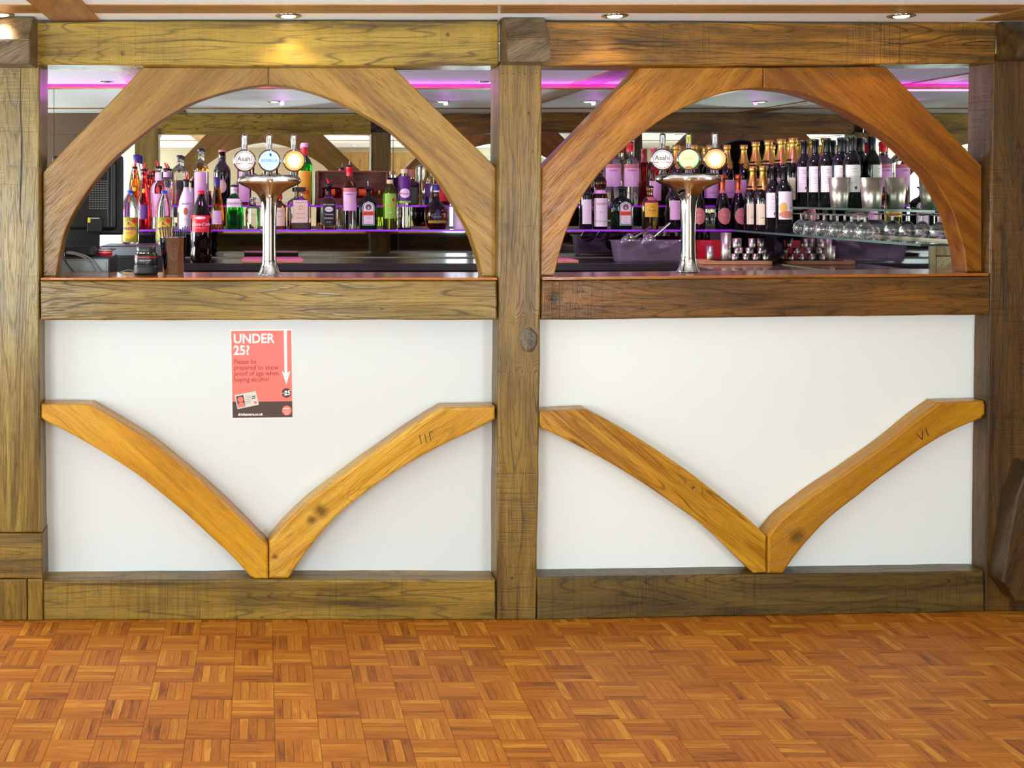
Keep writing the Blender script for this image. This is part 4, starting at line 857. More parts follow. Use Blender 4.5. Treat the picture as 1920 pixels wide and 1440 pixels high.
# wooden display box
Y0 = 5.83; root = empty('display_box', (X(661, Y0), Y0+.05, ZU)); tag(root, 'open two-compartment wooden box on the upper shelf', 'box')
BOXW = wood('box_mahogany', (120, 66, 44), (146, 84, 56), (84, 42, 28), 0, saw=.1, rough=.4, blotch=.2)
wd, ht_ = 133*Y0/F/2, hgt(320, ZU, Y0)
for nm, a in (('back_board', (-wd, wd, .038, .046, 0, ht_)), ('side_board', (-wd, -wd+.008, -.05, .0375, 0, ht_)), ('side_board', (wd-.008, wd, -.05, .0375, 0, ht_)), ('top_board', (-wd+.0085, wd-.0085, -.05, .0375, ht_-.008, ht_)), ('bottom_board', (-wd+.0085, wd-.0085, -.05, .0375, 0, .035)), ('divider', (-.003, .003, -.045, .0375, .0355, ht_-.0085))):
    mb = MB(); mb.bbox(*a, .0012); mb.build(nm, BOXW, root)
for sx in (-1, 1):
    rb = Bottle('miniature_bottle', X(661, Y0)+sx*.085-.065, Y0+.045, ZU+.0665, .125, .025, 'spirit', G_ORANGE if sx > 0 else G_RED, 'orange bottle lying in the right compartment of the wooden box' if sx > 0 else 'red bottle lying in the left compartment of the wooden box')
    rb.root.rotation_euler = (0, PI/2, 0); rb.label(.1, .5, .035, L_OR); rb.cap(.92, 1, .44, L_Y)

# right bay, back shelves
b = Bottle('spirit_bottle', X(1098, YLo), YLo, ZL, .27, .032, 'spirit', G_DARK, 'dark bottle with white label at the foot of the right arch'); b.label(.1, .55, .045, L_W); b.cap(.9, 1, .44, BLACKP)
b = Bottle('fruit_cup_bottle', X(1125, YLo), YLo, ZL, hgt(322, ZL, YLo), .036, 'pimms', G_BROWN, 'dark fruit cup bottle with tall white label and glass bulb neck'); l = b.label(.05, .54, .066, L_W); b.text("PIMM'S", .0165, .42, T_R, l, off=.0014); b.text('No 1', .010, .29, T_GO, l, off=.0014); b.label(.14, .15, .066, L_GR, off=.001, parent=l, name='green_line'); b.sleeve(.62, .68, L_PPK, 'shoulder_band'); b.sleeve(.70, .92, G_CLEAR, 'clear_neck', .002); b.spout('steel', 0)
herbal(1165, 'green herbal liqueur bottle with stag label in the right bay', .050, lx=.012)
b = Bottle('tequila_bottle', X(1219, YLo), YLo, ZL, hgt(352, ZL, YLo), .039, 'spirit', G_PALEY, 'gold tequila bottle with yellow label left of the right tap'); l = b.label(.30, .64, .066, L_Y); b.text('Jose', .010, .53, T_BR, l, off=.0014); b.text('Cuervo', .0125, .44, T_BR, l, off=.0014, bold=.01); b.text('ESPECIAL', .006, .37, T_BR, l, off=.0014); b.spout('steel', -1); b.label(.70, .78, .04, L_P)
b = Bottle('spirit_bottle', X(1262, YLo), YLo, ZL, .24, .036, 'spirit', G_DARK, 'dark bottle with pink label just behind the right tap column'); b.label(.2, .6, .05, L_PPK)
sambuca(1150, 'large clear sambuca bottle, the left one above the stag label', YUp, ZU, 290, .044).root.location.x = X(1147, YUp)
b = sambuca(1163, 'large clear sambuca bottle, the right one above the stag label', YUp-.005, ZU, 290, .044); b.root.location.x = X(1147, YUp)+.092
b = Bottle('rose_wine_bottle', X(1226, YUp), YUp, ZU, hgt(277, ZU, YUp), .038, 'wine', G_RED, 'rosé wine bottle with pink foil left of the right tap'); b.sleeve(.76, 1, PINKF); b.label(.08, .42, .058, L_PPK)

# champagne and wine, each kind built once and copied
def champagne(kind, lab, grp):
    b = Bottle('champagne_bottle', 0, 0, 0, .31, .042 if kind != 'rose' else .043, 'bulbchamp' if kind == 'rose' else 'champ', G_DARK, lab, grp)
    if kind == 'gold':
        b.sleeve(.69, 1, GOLDF, 'foil'); b.cap(.93, 1.0, .46, GOLDF, 'wire_cap'); l = b.label(.10, .42, .074, L_C); b.text('CHAMPAGNE', .0085, .20, T_K, l, off=.0014); b.text('BRUT', .0075, .14, T_G, l, off=.0014); b.label(.62, .70, .03, T_GO, kind='oval', name='neck_seal')
        mb = MB(); mb.lathe([(.042*prof_r(b.sh, .645)+.001, .31*.64), (.042*prof_r(b.sh, .66)+.001, .31*.66)], n=24, capb=False, capt=False); mb.build('neck_ring', GOLDF, b.root)
    elif kind == 'magenta':
        b.sleeve(.69, 1, GOLDF, 'foil'); b.cap(.93, 1.0, .46, GOLDF, 'wire_cap'); l = b.label(.12, .42, .076, L_PPK); b.text('PROSECCO', .0085, .20, T_G, l, off=.0014); b.label(.60, .69, .03, T_GO, kind='oval', name='neck_seal')
    else:
        b.sleeve(.72, 1, COPPER, 'foil'); b.cap(.93, 1.0, .44, COPPER, 'wire_cap'); b.sleeve(.66, .72, L_P, 'neck_band'); l = b.label(.09, .40, .070, L_P, kind='oval'); b.text('Rosé', .012, .25, L_C, l, off=.0014)
    return b.root
def wine(kind, lab, grp):
    b = Bottle('wine_bottle', 0, 0, 0, .302, .037, 'wine', G_DARK, lab, grp); b.sleeve(.80, 1, BLACKP, 'capsule'); b.label(.855, .866, .029, T_GO, name='gold_ring'); b.cap(.995, 1.004, .40, T_GO, 'capsule_top')
    if kind == 'seal':
        l = b.label(.22, .60, .050, L_W, cx=-.010); b.text('MERLOT', .0058, .54, T_G, l, off=.0014, cx=-.010); b.text('RESERVA', .0048, .50, T_G, l, off=.0014, cx=-.010); b.label(.255, .305, .011, plain('seal_olive', (110, 96, 40), .4, .3), kind='oval', off=.001, cx=-.004, parent=l, name='seal')
        for i in range(4): b.label(.44-i*.03, .443-i*.03, .03, T_G, off=.001, cx=-.010, parent=l, name='text_line')
    else:
        l = b.label(.20, .62, .060, L_W); b.label(.30, .46, .03, plain('label_sun', (224, 180, 90), .5), kind='oval', off=.001, cx=-.012, parent=l, name='sun_picture'); b.label(.22, .33, .058, plain('label_hills', (206, 130, 100), .5), off=.0012, parent=l, name='hills_picture', kind='oval')
    return b.root
def place(o, px, X_, z, Y=None, label=None, first=False, sc_=None, rz=None):
    c = o if first else copy_tree(o)
    if Y is None: Y = X_*F/(px-CX)
    else: X_ = X(px, Y)
    c.location = (X_, Y, z); c.rotation_euler.z = rz if rz is not None else random.uniform(-.15, .15)
    if label: c['label'] = label
    if sc_: c.scale = (sc_,)*3
    return c
m0 = champagne('magenta', '', 'champagne bottles with gold foil on the upper shelf')
ordn = ['first', 'second', 'third', 'fourth', 'fifth', 'sixth', 'seventh', 'eighth', 'ninth']
for i, (px, Y, lab) in enumerate(((1268, YUp, 'champagne bottle with pink label behind the right tap, partly hidden'), (1300, YUp, 'champagne bottle with pink label behind the amber tap badge'), (1331.5, YUp, 'champagne bottle with pink label just right of the amber tap badge'), (1363, YUp-.012, 'champagne bottle with pink label above the left rosé champagne'), (1394.5, YUp-.02, 'champagne bottle with pink label above the right rosé champagne'))):
    place(m0, px, None, ZU, Y, lab, i == 0, 1.0)
g0 = champagne('gold', '', 'champagne bottles with gold foil')
for i, (px, Xq, z, lab) in enumerate(((1417, 2.475, ZU, 'gold foil champagne, left end of the side mirror shelf'), (1441, 2.475, ZU, 'second gold foil champagne on the side mirror shelf'), (1465, 2.475, ZU, 'third gold foil champagne on the side mirror shelf'), (1487, 2.475, ZU, 'gold foil champagne next to the first red wine'), (1412, 2.37, ZL, 'gold foil champagne with cream label on the lower shelf, left'), (1431, 2.375, ZL, 'gold foil champagne with cream label on the lower shelf, right'))):
    c = place(g0, px, Xq, z, None, lab, i == 0, 1.03 if z == ZU else 1.0)
r0 = champagne('rose', '', 'champagne bottles with round pink labels')
for i, (px, lab) in enumerate(((1308, 'rosé champagne with round pink label half hidden by the right tap'), (1355, 'rosé champagne with round pink label, left of the pair'), (1384.5, 'rosé champagne with round pink label, right of the pair'))):
    place(r0, px, None, ZL, YLo-.02, lab, i == 0, .88)
w0 = wine('seal', '', 'red wine bottles with white labels')
for i, (px, Xq, z, lab) in enumerate(((1508, 2.485, ZU, 'red wine bottle with white label beside the gold champagne'), (1529, 2.485, ZU, 'red wine bottle with white label, middle of the three'), (1551, 2.485, ZU, 'red wine bottle with white label left of the first steel tin'), (1577, 2.508, ZU, 'red wine bottle directly behind the first steel tin'), (1598, 2.508, ZU, 'red wine bottle between the two steel tins'), (1450, 2.385, ZL, 'red wine bottle with white label on the lower shelf'))):
    place(w0, px, Xq, z, None, lab, i == 0, 1.0)
w1_ = wine('sun', '', 'red wine bottles with white labels'); place(w1_, 1470, 2.39, ZL, None, 'red wine bottle with sun picture label on the lower shelf', True, 1.0)
# round tray behind the champagne
Yt = 5.955; root = empty('round_tray', (X(1397, Yt), Yt, ZU)); tag(root, 'black round tray leaning on the mirror behind the champagne', 'tray')
mb = MB(); mb.lathe([(.150, 0), (.165, .001), (.17, .010), (.165, .012), (.16, .004), (.02, .003)], n=48, m=0); t_ = mb.build('tray_dish', plain('tray_black', (16, 16, 18), .12, coat=.5), root); t_.rotation_euler = (PI/2-.05, 0, 0); t_.location = (-.015, .012, .170)

# ------------------------------------------------------------------ left end: black cabinet, till, cash drawer
root = empty('bottle_cabinet', (X(262, 5.3), 5.28, 0)); tag(root, 'black cabinet whose top carries the two lemonade bottles', 'cabinet')
mb = MB(); mb.bbox(-.16, .16, -.14, .14, 0, 1.156, .006); mb.build('body', plain('cabinet_satin_black', (24, 24, 26), .3), root)
mb = MB(); mb.bbox(-.155, .155, -.150, -.141, 1.112, 1.152, .002); mb.build('front_rail', plain('grey_steel', (120, 124, 128), .35, .6), root)
mb = MB(); mb.bbox(-.15, .15, -.150, -.141, .06, 1.10, .003); mb.build('door', BLACKISH, root)
# under-bar unit that carries till and drawer
Yt = 4.12
mb = MB(); mb.bbox(-.24, .24, -.11, .18, 0, 1.04, .004); root = empty('under_bar_unit', (-.84, Yt+.02, 0)); tag(root, 'dark unit behind the bar carrying the cash drawer', 'cabinet'); mb.build('body', DARKIN, root)
mb = MB(); mb.bbox(-.235, .235, .181, .195, .08, 1.0, .004); d = mb.build('door', plain('cabinet_black', (26, 24, 25), .3), root); mb = MB(); mb.tube([(.19, .195, .9), (.19, .22, .9), (.19, .22, .75), (.19, .195, .75)], .006); mb.build('handle', STEEL, d)
# cash drawer: front face px 115-205
zb = 1.042; zt_ = H+(CY-482)*4.04/F
root = empty('cash_drawer', (X(150, 4.04), 4.04, zb)); tag(root, 'grey metal cash drawer behind the left foot of the arch', 'cash drawer')
x0_, x1_ = -.16, X(206, 4.04)-X(150, 4.04); hh = zt_-zb
GREYM = plain('grey_metal', (112, 118, 122), .35, .3)
mb = MB(); mb.bbox(x0_, x1_, .0, .21, 0, hh, .003); mb.build('housing', plain('dark_metal', (30, 31, 34), .35), root)
mb = MB(); mb.bbox(x0_+.004, x1_-.004, -.006, -.0005, .004, hh-.006, .002); mb.build('front_plate', GREYM, root)
mb = MB(); mb.bbox(x0_+.012, x1_-.012, -.008, -.0065, .012, hh-.014, .001); mb.build('drawer', plain('grey_metal_light', (126, 132, 136), .4, .3), root)
ztop = zb+hh
root = empty('receipt_printer', (X(148, 4.12), 4.13, ztop+.001)); tag(root, 'flat black receipt printer on the cash drawer', 'printer')
mb = MB(); mb.bbox(-.09, .055, -.045, .045, 0, .034, .005); mb.build('body', BLACKISH, root); mb = MB(); mb.bbox(-.06, .03, -.047, -.0455, .012, .016, .0005); mb.build('paper_slot', DARKIN, root)
root = empty('till_roll_tray', (X(197, 4.12), 4.13, ztop+.001)); tag(root, 'small red and white striped tin under crumpled cling film', 'tin')
mb = MB(); mb.lathe([(.0235, 0), (.025, .002), (.025, .010)], n=24); mb.build('base', REDP, root)
mb = MB(); mb.lathe([(.025, .0105), (.025, .020)], n=24); mb.build('lid', WHITEP, root)
mb = MB(); mb.lathe([(.0255, .0125), (.0255, .018)], n=24, capb=False, capt=False); mb.build('red_stripe', REDP, root)
mb = MB(); vs = []; n_ = 10
for i in range(n_+1):
    for j in range(n_+1):
        x, y = (i/n_-.5)*.075, (j/n_-.5)*.05; vs.append((x, y, .022+.008*noise.noise(Vector((x*60, y*60, 1)))-.12*abs(x)**1.2*.5))
mb.add(vs, [(i*(n_+1)+j, (i+1)*(n_+1)+j, (i+1)*(n_+1)+j+1, i*(n_+1)+j+1) for i in range(n_) for j in range(n_)], 0, False); mb.build('film', plain('cling_film', (240, 225, 230), .1, 0, .8, 1.2), root)
# till screen seen from behind
Ys = 4.33; xr = X(230, Ys); xl = X(98, Ys); zb2 = H+(CY-441)*Ys/F; zt2 = H+(CY-292)*Ys/F
root = empty('till_screen', ((xl+xr)/2, Ys, 1.042)); tag(root, 'black till screen seen from behind, at the left of the bar', 'screen'); w2_ = (xr-xl)/2; zz = 1.042
TB = plain('till_black', (26, 28, 29), .35); TB2 = plain('till_black_matt', (18, 19, 20), .5)
mb = MB(); mb.bbox(-w2_, w2_, .0, .028, zb2-zz, zt2-zz, .008); mb.build('bezel', TB2, root)
mb = MB(); mb.bbox(-w2_+.02, w2_-.022, -.020, -.0005, zb2-zz+.02, zt2-zz-.02, .012); mb.build('back_shell', TB, root)
for k in (0, 1): mb = MB(); mb.bbox(w2_-.055+k*.014, w2_-.048+k*.014, -.026, -.0205, zb2-zz+.03, zt2-zz-.03-.02*(1-k), .003); mb.build('moulded_rib', TB, root)
mb = MB()
for r_ in range(13):
    for c in range(7):
        xx = X(170+c*5.2, Ys)-(xl+xr)/2; zc = H+(CY-(391-r_*4.25))*Ys/F-zz; mb.box(xx-.0035, xx+.0035, -.0212, -.0203, zc-.0012, zc+.0012)
o = mb.build('vent_slots', plain('vent_grey', (150, 152, 148), .5), root); o['kind'] = 'stuff'
mb = MB(); mb.bbox(X(166, Ys)-(xl+xr)/2, X(194, Ys)-(xl+xr)/2, -.040, -.0205, zb2-zz+.012, zb2-zz+.065, .004); pb = mb.build('port_box', TB2, root)
mb = MB(); mb.bbox(X(168, Ys)-(xl+xr)/2, X(173, Ys)-(xl+xr)/2, -.046, -.0405, zb2-zz+.048, zb2-zz+.068, .002); mb.build('yellow_plug', plain('plug_yellow', (226, 216, 30), .4), root)
mb = MB(); mb.bbox(X(173, Ys)-(xl+xr)/2, X(190, Ys)-(xl+xr)/2, -.044, -.0405, zb2-zz+.063, zb2-zz+.067, .001); mb.build('grey_plug', plain('plug_grey', (190, 190, 188), .4), root)
mb = MB(); mb.bbox(-.09, .045, -.012, .022, .0, zb2-zz+.03, .006); mb.build('stand', TB2, root)
mb = MB(); mb.bbox(-.12, .08, -.055, -.0125, .0, .012, .004); mb.build('foot', TB2, root)
# cables hanging over the drawer front
CBL = plain('cable_grey', (128, 128, 126), .4); CBD = plain('cable_black', (24, 24, 24), .4)
for k, (mt, lab, pts) in enumerate(((CBL, 'grey cable looping over the cash drawer, the right one', [(126, 472), (140, 474), (158, 479), (172, 487), (184, 500), (193, 513)]), (CBL, 'grey cable looping over the cash drawer, the middle one', [(124, 474), (142, 477), (158, 483), (168, 491), (176, 502), (182, 513)]), (CBD, 'black cable hanging down the cash drawer on the left', [(122, 474), (122, 488), (130, 500), (141, 513)]))):
    q = [P(px, py, 4.028-.002*k) for px, py in catmull(pts, 4)]; c0 = q[0].copy(); mb = MB(); mb.tube([p-c0 for p in q], .0032 if mt is CBL else .0026, 8); tag(mb.build('cable', mt, None, tuple(c0)), lab, 'cable')
pts = catmull([(222, 512), (232, 508), (243, 506), (252, 509)], 4); q = [P(px, py, 3.965) for px, py in pts]; c0 = q[0].copy(); mb = MB(); mb.tube([p-c0 for p in q], .002, 8); tag(mb.build('cable', CBL, None, tuple(c0)), 'thin cable lying on the bar top left of the camera lens', 'cable')

# ------------------------------------------------------------------ camera lens and straws tin on the bar top
ZT = 1.117; Yl = 3.875
root = empty('camera_lens', (X(274, Yl), Yl, ZT)); tag(root, 'black camera lens with a red ring standing on the left bar top', 'camera lens')
LB = plain('lens_black', (20, 20, 21), .3); LR = plain('lens_rubber', (28, 28, 29), .55)
mb = MB(); mb.lathe([(.036, 0), (.040, .002), (.0405, .030), (.039, .031), (.0405, .033), (.0405, .052), (.039, .058)], n=40); mb.build('barrel', LB, root)
mb = MB(); mb.lathe([(.041, .006)]+[(.0412+(.0006 if i % 2 else 0), .007+i*.0018) for i in range(10)]+[(.041, .026)], n=40, capb=False, capt=False); mb.build('focus_ring', LR, root)
mb = MB(); mb.lathe([(.0395, .0585), (.0395, .061)], n=40); mb.build('red_ring', REDP, root)
mb = MB(); mb.lathe([(.039, .0615), (.038, .072), (.035, .0725)], n=40); mb.build('rear_collar', LB, root)
mb = MB(); mb.lathe([(.0355, .073), (.0355, .0745)], n=40); mb.build('mount_ring', CHROME, root)
mb = MB(); mb.lathe([(.032, .075), (.033, .077), (.033, .093), (.031, .095)], n=40); mb.build('cap', plain('lens_cap', (34, 35, 36), .35), root)
vs, fs = text_geo('100mm 1:2.8 USM', .0052, sx=1); mb = MB(); mb.add([(a, -math.sqrt(max(0, .0406**2-a*a))-.0003, .0475+b) for a, b in vs], fs); mb.build('lettering', L_W, root)
Yk = 3.90
root = empty('straw_tin', (X(325, Yk), Yk, ZT)); tag(root, 'polished steel shaker tin full of black straws on the bar top', 'shaker')
hk = hgt(444, ZT, Yk); rt, rb_ = 25*Yk/F, 19.5*Yk/F
mb = MB(); mb.lathe([(rb_*.96, 0), (rb_, .002), (rt, hk-.001), (rt+.0008, hk), (rt-.001, hk), (rb_-.001, .004), (.001, .003)], n=48, capt=False); mb.build('shaker_body', CHROME, root)
SB = plain('straw_black', (20, 18, 20), .35); SO = plain('straw_orange', (196, 84, 24), .35)
tops = [(299, 428), (304, 424), (309, 426), (314, 424), (318, 425), (325, 424), (330, 423), (334, 424), (343, 426), (347, 424), (351, 425), (322, 427), (338, 429)]
for i, (px, py) in enumerate(tops):
    t = P(px, py, Yk+(.012 if i % 2 else -.008)); bx_ = X(325, Yk)+(X(px, Yk)-X(325, Yk))*.45; by = Yk+(.010 if i % 2 else -.010); b0 = Vector((bx_, by, ZT+.006))
    mb = MB(); mb.tube([(0, 0, 0), tuple(t-b0)], .0021, 8); o = mb.build('drinking_straw', SO if i == 11 else SB, None, tuple(b0)); tag(o, 'orange straw among the black ones in the steel tin' if i == 11 else 'black drinking straw standing in the steel tin on the bar top', 'straw', 'straws in the steel tin')

# ------------------------------------------------------------------ beer taps
BW = plain('badge_lit_white', (120, 120, 120), .3, emit=(255, 250, 250), estr=.86); BBL = plain('badge_lit_blue', (110, 120, 130), .3, emit=(214, 238, 255), estr=.85); BAM = plain('badge_lit_amber', (130, 90, 40), .3, emit=(255, 186, 84), estr=.95); BYL = plain('badge_lit_yellow', (130, 125, 90), .3, emit=(255, 248, 190), estr=.95); BGR = plain('badge_lit_green', (40, 170, 90), .3, emit=(30, 160, 80), estr=.6); BHOT = plain('badge_lit_hot', (130, 125, 110), .3, emit=(255, 246, 214), estr=1.6); BPALE = plain('badge_lit_pale_amber', (130, 110, 80), .3, emit=(255, 220, 150), estr=.95)
IK = plain('badge_ink', (60, 20, 24), .4); IR = plain('badge_ink_red', (236, 60, 40), .4, emit=(230, 60, 40), estr=.5); IB = plain('badge_ink_blue', (70, 130, 190), .4, emit=(70, 130, 190), estr=.3)
def disc(mb, x, y, z, r, n=40, m=0):
    mb.add([(x+r*math.cos(2*PI*i/n), y, z+r*math.sin(2*PI*i/n)) for i in range(n)], [list(range(n))], m)
def beer_tap(px, Yc, zbase, rz, kinds, label, spacing=.083):
    root = empty('beer_tap', (X(px, Yc), Yc, zbase), rz); tag(root, label, 'beer tap')
    Z = lambda py: H+(363-py)*3.90/F-1.117
    sec = [(515, 21, .021), (512, 20.5, .0345), (506, 17.5, .030), (496, 14.5, .0265), (480, 13.2, .025), (455, 12.8, .024), (425, 13, .024), (405, 13.6, .0245), (390, 14.4, .025), (380, 15.6, .026), (371, 18.5, .0275), (365, 22, .029), (360, 27, .031), (355, 35, .033), (351, 43, .035), (347, 52, .037), (344, 57, .039), (340, 59.5, .0405), (336, 58.5, .041), (332, 56, .040), (329.5, 51, .036), (328, 42, .030)]
    mb = MB(); vs = []; n = 44
    for py, wx, dy in sec:
        for i in range(n):
            a = 2*PI*i/n; c_, s_ = math.cos(a), math.sin(a)
            xx_ = wx*3.9/F*c_; arm = .007+.028*max(0, min(1, (366-py)/24))**1.3; ce = math.exp(-(xx_/.027)**2)
            yy_ = (dy if py != 515 else .0375)*s_
            if py < 400 and abs(xx_) > .01: yy_ = s_*(min(dy, arm)+(dy-min(dy, arm))*ce)
            vs.append((xx_, yy_, Z(py)))
    m = len(sec); mb.add(vs, [(k*n+i, k*n+(i+1) % n, (k+1)*n+(i+1) % n, (k+1)*n+i) for k in range(m-1) for i in range(n)], 0, True)
    mb.add(vs[:n], [list(range(n))[::-1]]); mb.add(vs[-n:], [list(range(n))], 0); mb.build('fountain_body', CHROME, root)
    mb = MB(); mb.lathe([(.040, 0), (.041, .002), (.038, .004)], n=40); mb.build('base_flange', CHROME, root)
    zd = Z(328); zm = H+(363-301)*3.83/F-1.117; rm = 21.0*3.83/F
    for k, kd in enumerate(kinds):
        x = (k-1)*spacing
        mb = MB(); mb.tube([(x, 0, zd-.002), (x, 0, zd+.015), (x, -.006, zd+.035)], [.014, .010, .009], 14); mb.tube([(x, 0, zm), (x, -.045, zm)], .010, 14); mb.lathe([(.013, 0), (.016, .012), (.013, .024)], (x, .0, zm-.012), n=18); mb.build('tap_stem', CHROME, root)
        mb = MB(); bw = .0085
        mb.tube([(x, .004, zm+.005), (x, .008, zm+.04), (x, .018, zm+.075), (x, .020, zm+.088), (x, .020, zm+.093)], [.0075, .0085, .0105, .0105, .006], 14); hd = mb.build('tap_handle', CHROME, root)
        mb = MB(); mb.bbox(x-.006, x+.006, .004, .0065, zm+.052, zm+.086, .001); o = mb.build('handle_plate', plain('plate_pale', (214, 214, 206), .4) if kd != 'green' else plain('plate_yellow', (206, 206, 60), .4), hd)
        vs_, fs_ = text_geo('ASAHI' if kd == 'a' else 'LAGER', .006, bold=.02)
        mb = MB(); mb.add([(x+b_*-1+.002, .0036, zm+.069+a) for a, b_ in vs_], fs_); mb.build('lettering', IK, hd)
        # badge
        mb = MB(); seg = []
        for r_, y in ((rm*.88, -.052), (rm, -.050), (rm*1.03, -.044), (rm, -.038), (rm*.9, -.037)):
            seg.append([(x+r_*math.cos(2*PI*i/44), y, zm+r_*math.sin(2*PI*i/44)) for i in range(44)])
        vv = [v for s_ in seg for v in s_]; mb.add(vv, [(a*44+i, a*44+(i+1) % 44, (a+1)*44+(i+1) % 44, (a+1)*44+i) for a in range(4) for i in range(44)], 0, True); mb.add(seg[-1], [list(range(44))]); bd = mb.build('badge_housing', CHROME, root)
        mats = {'a': BW, 'blue': BBL, 'amber': BAM, 'green': BGR}[kd]
        mb = MB(); disc(mb, x, -.0512, zm, rm*.88); mb.build('badge_face', mats, bd)
        def dtx(s_, size, zc, mt, y=-.0522, dx=0, **kw):
            vs_, fs_ = text_geo(s_, size, **kw); mb = MB(); mb.add([(x+dx+a, y, zm+zc+b_) for a, b_ in vs_], fs_); mb.build('lettering', mt, bd)
        if kd == 'a':
            mb = MB(); seg = []
            for r_ in (rm*.76, rm*.80): seg += [(x+r_*math.cos(2*PI*i/44), -.0516, zm+r_*math.sin(2*PI*i/44)) for i in range(44)]
            mb.add(seg, [(i, (i+1) % 44, 44+(i+1) % 44, 44+i) for i in range(44)]); mb.build('thin_ring', IK, bd)
            dtx('Asahi', .0225, -.0015, IK, bold=.008)
            mb = MB(); mb.box(x-.029, x-.012, -.0522, -.0518, zm-.0115, zm-.0085); mb.box(x+.012, x+.029, -.0522, -.0518, zm-.0115, zm-.0085); mb.build('red_bars', IR, bd); dtx('DRAUGHT', .0035, -.0112, IR)
        elif kd == 'blue': dtx('ESTRELLA', .0125, -.004, IB, bold=.02); mb = MB(); mb.add([(x+.003+.005*math.cos(PI/2+4*PI*i/5), -.0522, zm+.018+.008*math.sin(PI/2+4*PI*i/5)) for i in range(5)], [(0, 1, 2), (2, 3, 4), (0, 2, 3)]); mb.build('star_mark', IB, bd)
        elif kd == 'amber':
            mb = MB(); disc(mb, x, -.0516, zm, rm*.70); mb.build('pale_ring', BPALE, bd); mb = MB(); disc(mb, x, -.0520, zm+.001, rm*.52); mb.build('hot_centre', BHOT, bd); dtx('ORIGINAL', .0065, -.0245, BHOT, bold=.02)
        else:
            mb = MB(); disc(mb, x, -.0516, zm+.002, rm*.82); mb.build('yellow_field', BYL, bd); mb = MB(); mb.box(x-.010, x+.012, -.0524, -.0519, zm-.030, zm-.024); mb.build('red_bars', IR, bd); dtx('CIDER', .010, -.002, BAM, bold=.02)
    return root
beer_tap(505, 3.885, 1.117, 0, ('a', 'blue', 'amber'), 'chrome beer tap with white, blue and amber lit badges on the left bar top')
beer_tap(1291, 3.93, 1.123, math.radians(-20), ('a', 'green', 'amber'), 'chrome beer tap with white, green and amber lit badges on the right bar top', .084)

# ------------------------------------------------------------------ worktop items
PKB = plain('board_pink', (236, 120, 170), .5); BRD = wood('board_beech', (206, 150, 100), (222, 172, 124), (178, 124, 78), 0, saw=0, figure=.4, rough=.45, blotch=.1, coat=.1)
def board(x0, x1, y0, y1, z, th, mat, label, top=None, cat='chopping board'):
    root = empty('chopping_board', ((x0+x1)/2, (y0+y1)/2, z)); tag(root, label, cat); a, b_ = (x1-x0)/2, (y1-y0)/2
    mb = MB(); mb.bbox(-a, a, -b_, b_, 0, th, .0015); mb.build('board_body', mat, root)
    if top: mb = MB(); mb.bbox(-a+.001, a-.001, -b_+.001, b_-.001, th, th+.002, .0008); mb.build('top_face', top, root)
board(X(453, 5.52), X(569, 5.52), 5.52, 5.64, ZW+.0005, .012, BRD, 'wooden chopping board with pink top, front one behind the left tap', PKB)
board(X(455, 5.66), X(566, 5.66), 5.66, 5.78, ZW+.0005, .014, BRD, 'wooden chopping board with pink top, rear one behind the left tap', PKB)
board(X(1000, 5.52), X(1086, 5.52), 5.53, 5.75, ZW+.0005, .012, BRD, 'wooden chopping board with pink top behind the middle post', PKB)
# ice tub with scoops
Yi = 5.58; root = empty('ice_tub', (X(1222, Yi), Yi+.05, ZW+.0005)); tag(root, 'milky plastic tub tilted full of metal scoops left of the right tap', 'tub')
TUB = plain('tub_plastic', (240, 224, 244), .18, 0, .82, 1.15)
def rrect(hx, hy, r, n=6):
    out = []
    for cx_, cy_, a0 in ((hx-r, hy-r, 0), (-hx+r, hy-r, PI/2), (-hx+r, -hy+r, PI), (hx-r, -hy+r, 1.5*PI)):
        for i in range(n+1): a = a0+PI/2*i/n; out.append((cx_+r*math.cos(a), cy_+r*math.sin(a)))
    return out
mb = MB(); rings = [(.155, .05, .03, 0), (.163, .058, .035, .006), (.172, .068, .03, .10), (.182, .076, .03, .103), (.182, .076, .03, .106), (.169, .066, .03, .105), (.160, .056, .03, .010), (.05, .02, .01, .006)]
vs = [(x, y, z) for hx, hy, r_, z in rings for x, y in rrect(hx, hy, r_)]; k = 28
mb.add(vs, [(a*k+i, a*k+(i+1) % k, (a+1)*k+(i+1) % k, (a+1)*k+i) for a in range(len(rings)-1) for i in range(k)], 0, True); mb.add(vs[:k], [list(range(k))[::-1]]); mb.add(vs[-k:], [list(range(k))]); mb.build('tub_body', TUB, root)
def scoop(loc, aim, ln, mat, label, sz=1.0):
    r = empty('ice_scoop', loc); tag(r, label, 'scoop', 'scoops in the plastic tub'); r.rotation_euler = Vector(aim).to_track_quat('Z', 'X').to_euler(); r.scale = (sz,)*3
    mb = MB(); vs = []; n = 14
    for z, w3, d in ((-.07, .018, .016), (-.055, .030, .026), (-.02, .034, .030), (.0, .028, .026), (.006, .010, .010)):
        for i in range(n+1): a = PI*i/n; vs.append((w3*math.cos(a), d*math.sin(a)-.012, z))
    mb.add(vs, [(q*(n+1)+i, q*(n+1)+i+1, (q+1)*(n+1)+i+1, (q+1)*(n+1)+i) for q in range(4) for i in range(n)], 0, True); mb.build('scoop_bowl', mat, r)
    mb = MB(); mb.tube([(0, 0, .004), (0, 0, .03), (0, 0, ln)], [.006, .0065, .007], 10); mb.build('handle', mat, r)
scoop((X(1195, Yi), Yi+.05, ZW+.118), (.55, 0, .35), .10, CHROME, 'steel scoop lying at the left of the plastic tub')
scoop((X(1228, Yi), Yi+.02, ZW+.122), (.62, -.05, .55), .11, CHROME, 'steel scoop with its handle pointing up to the right', .95)
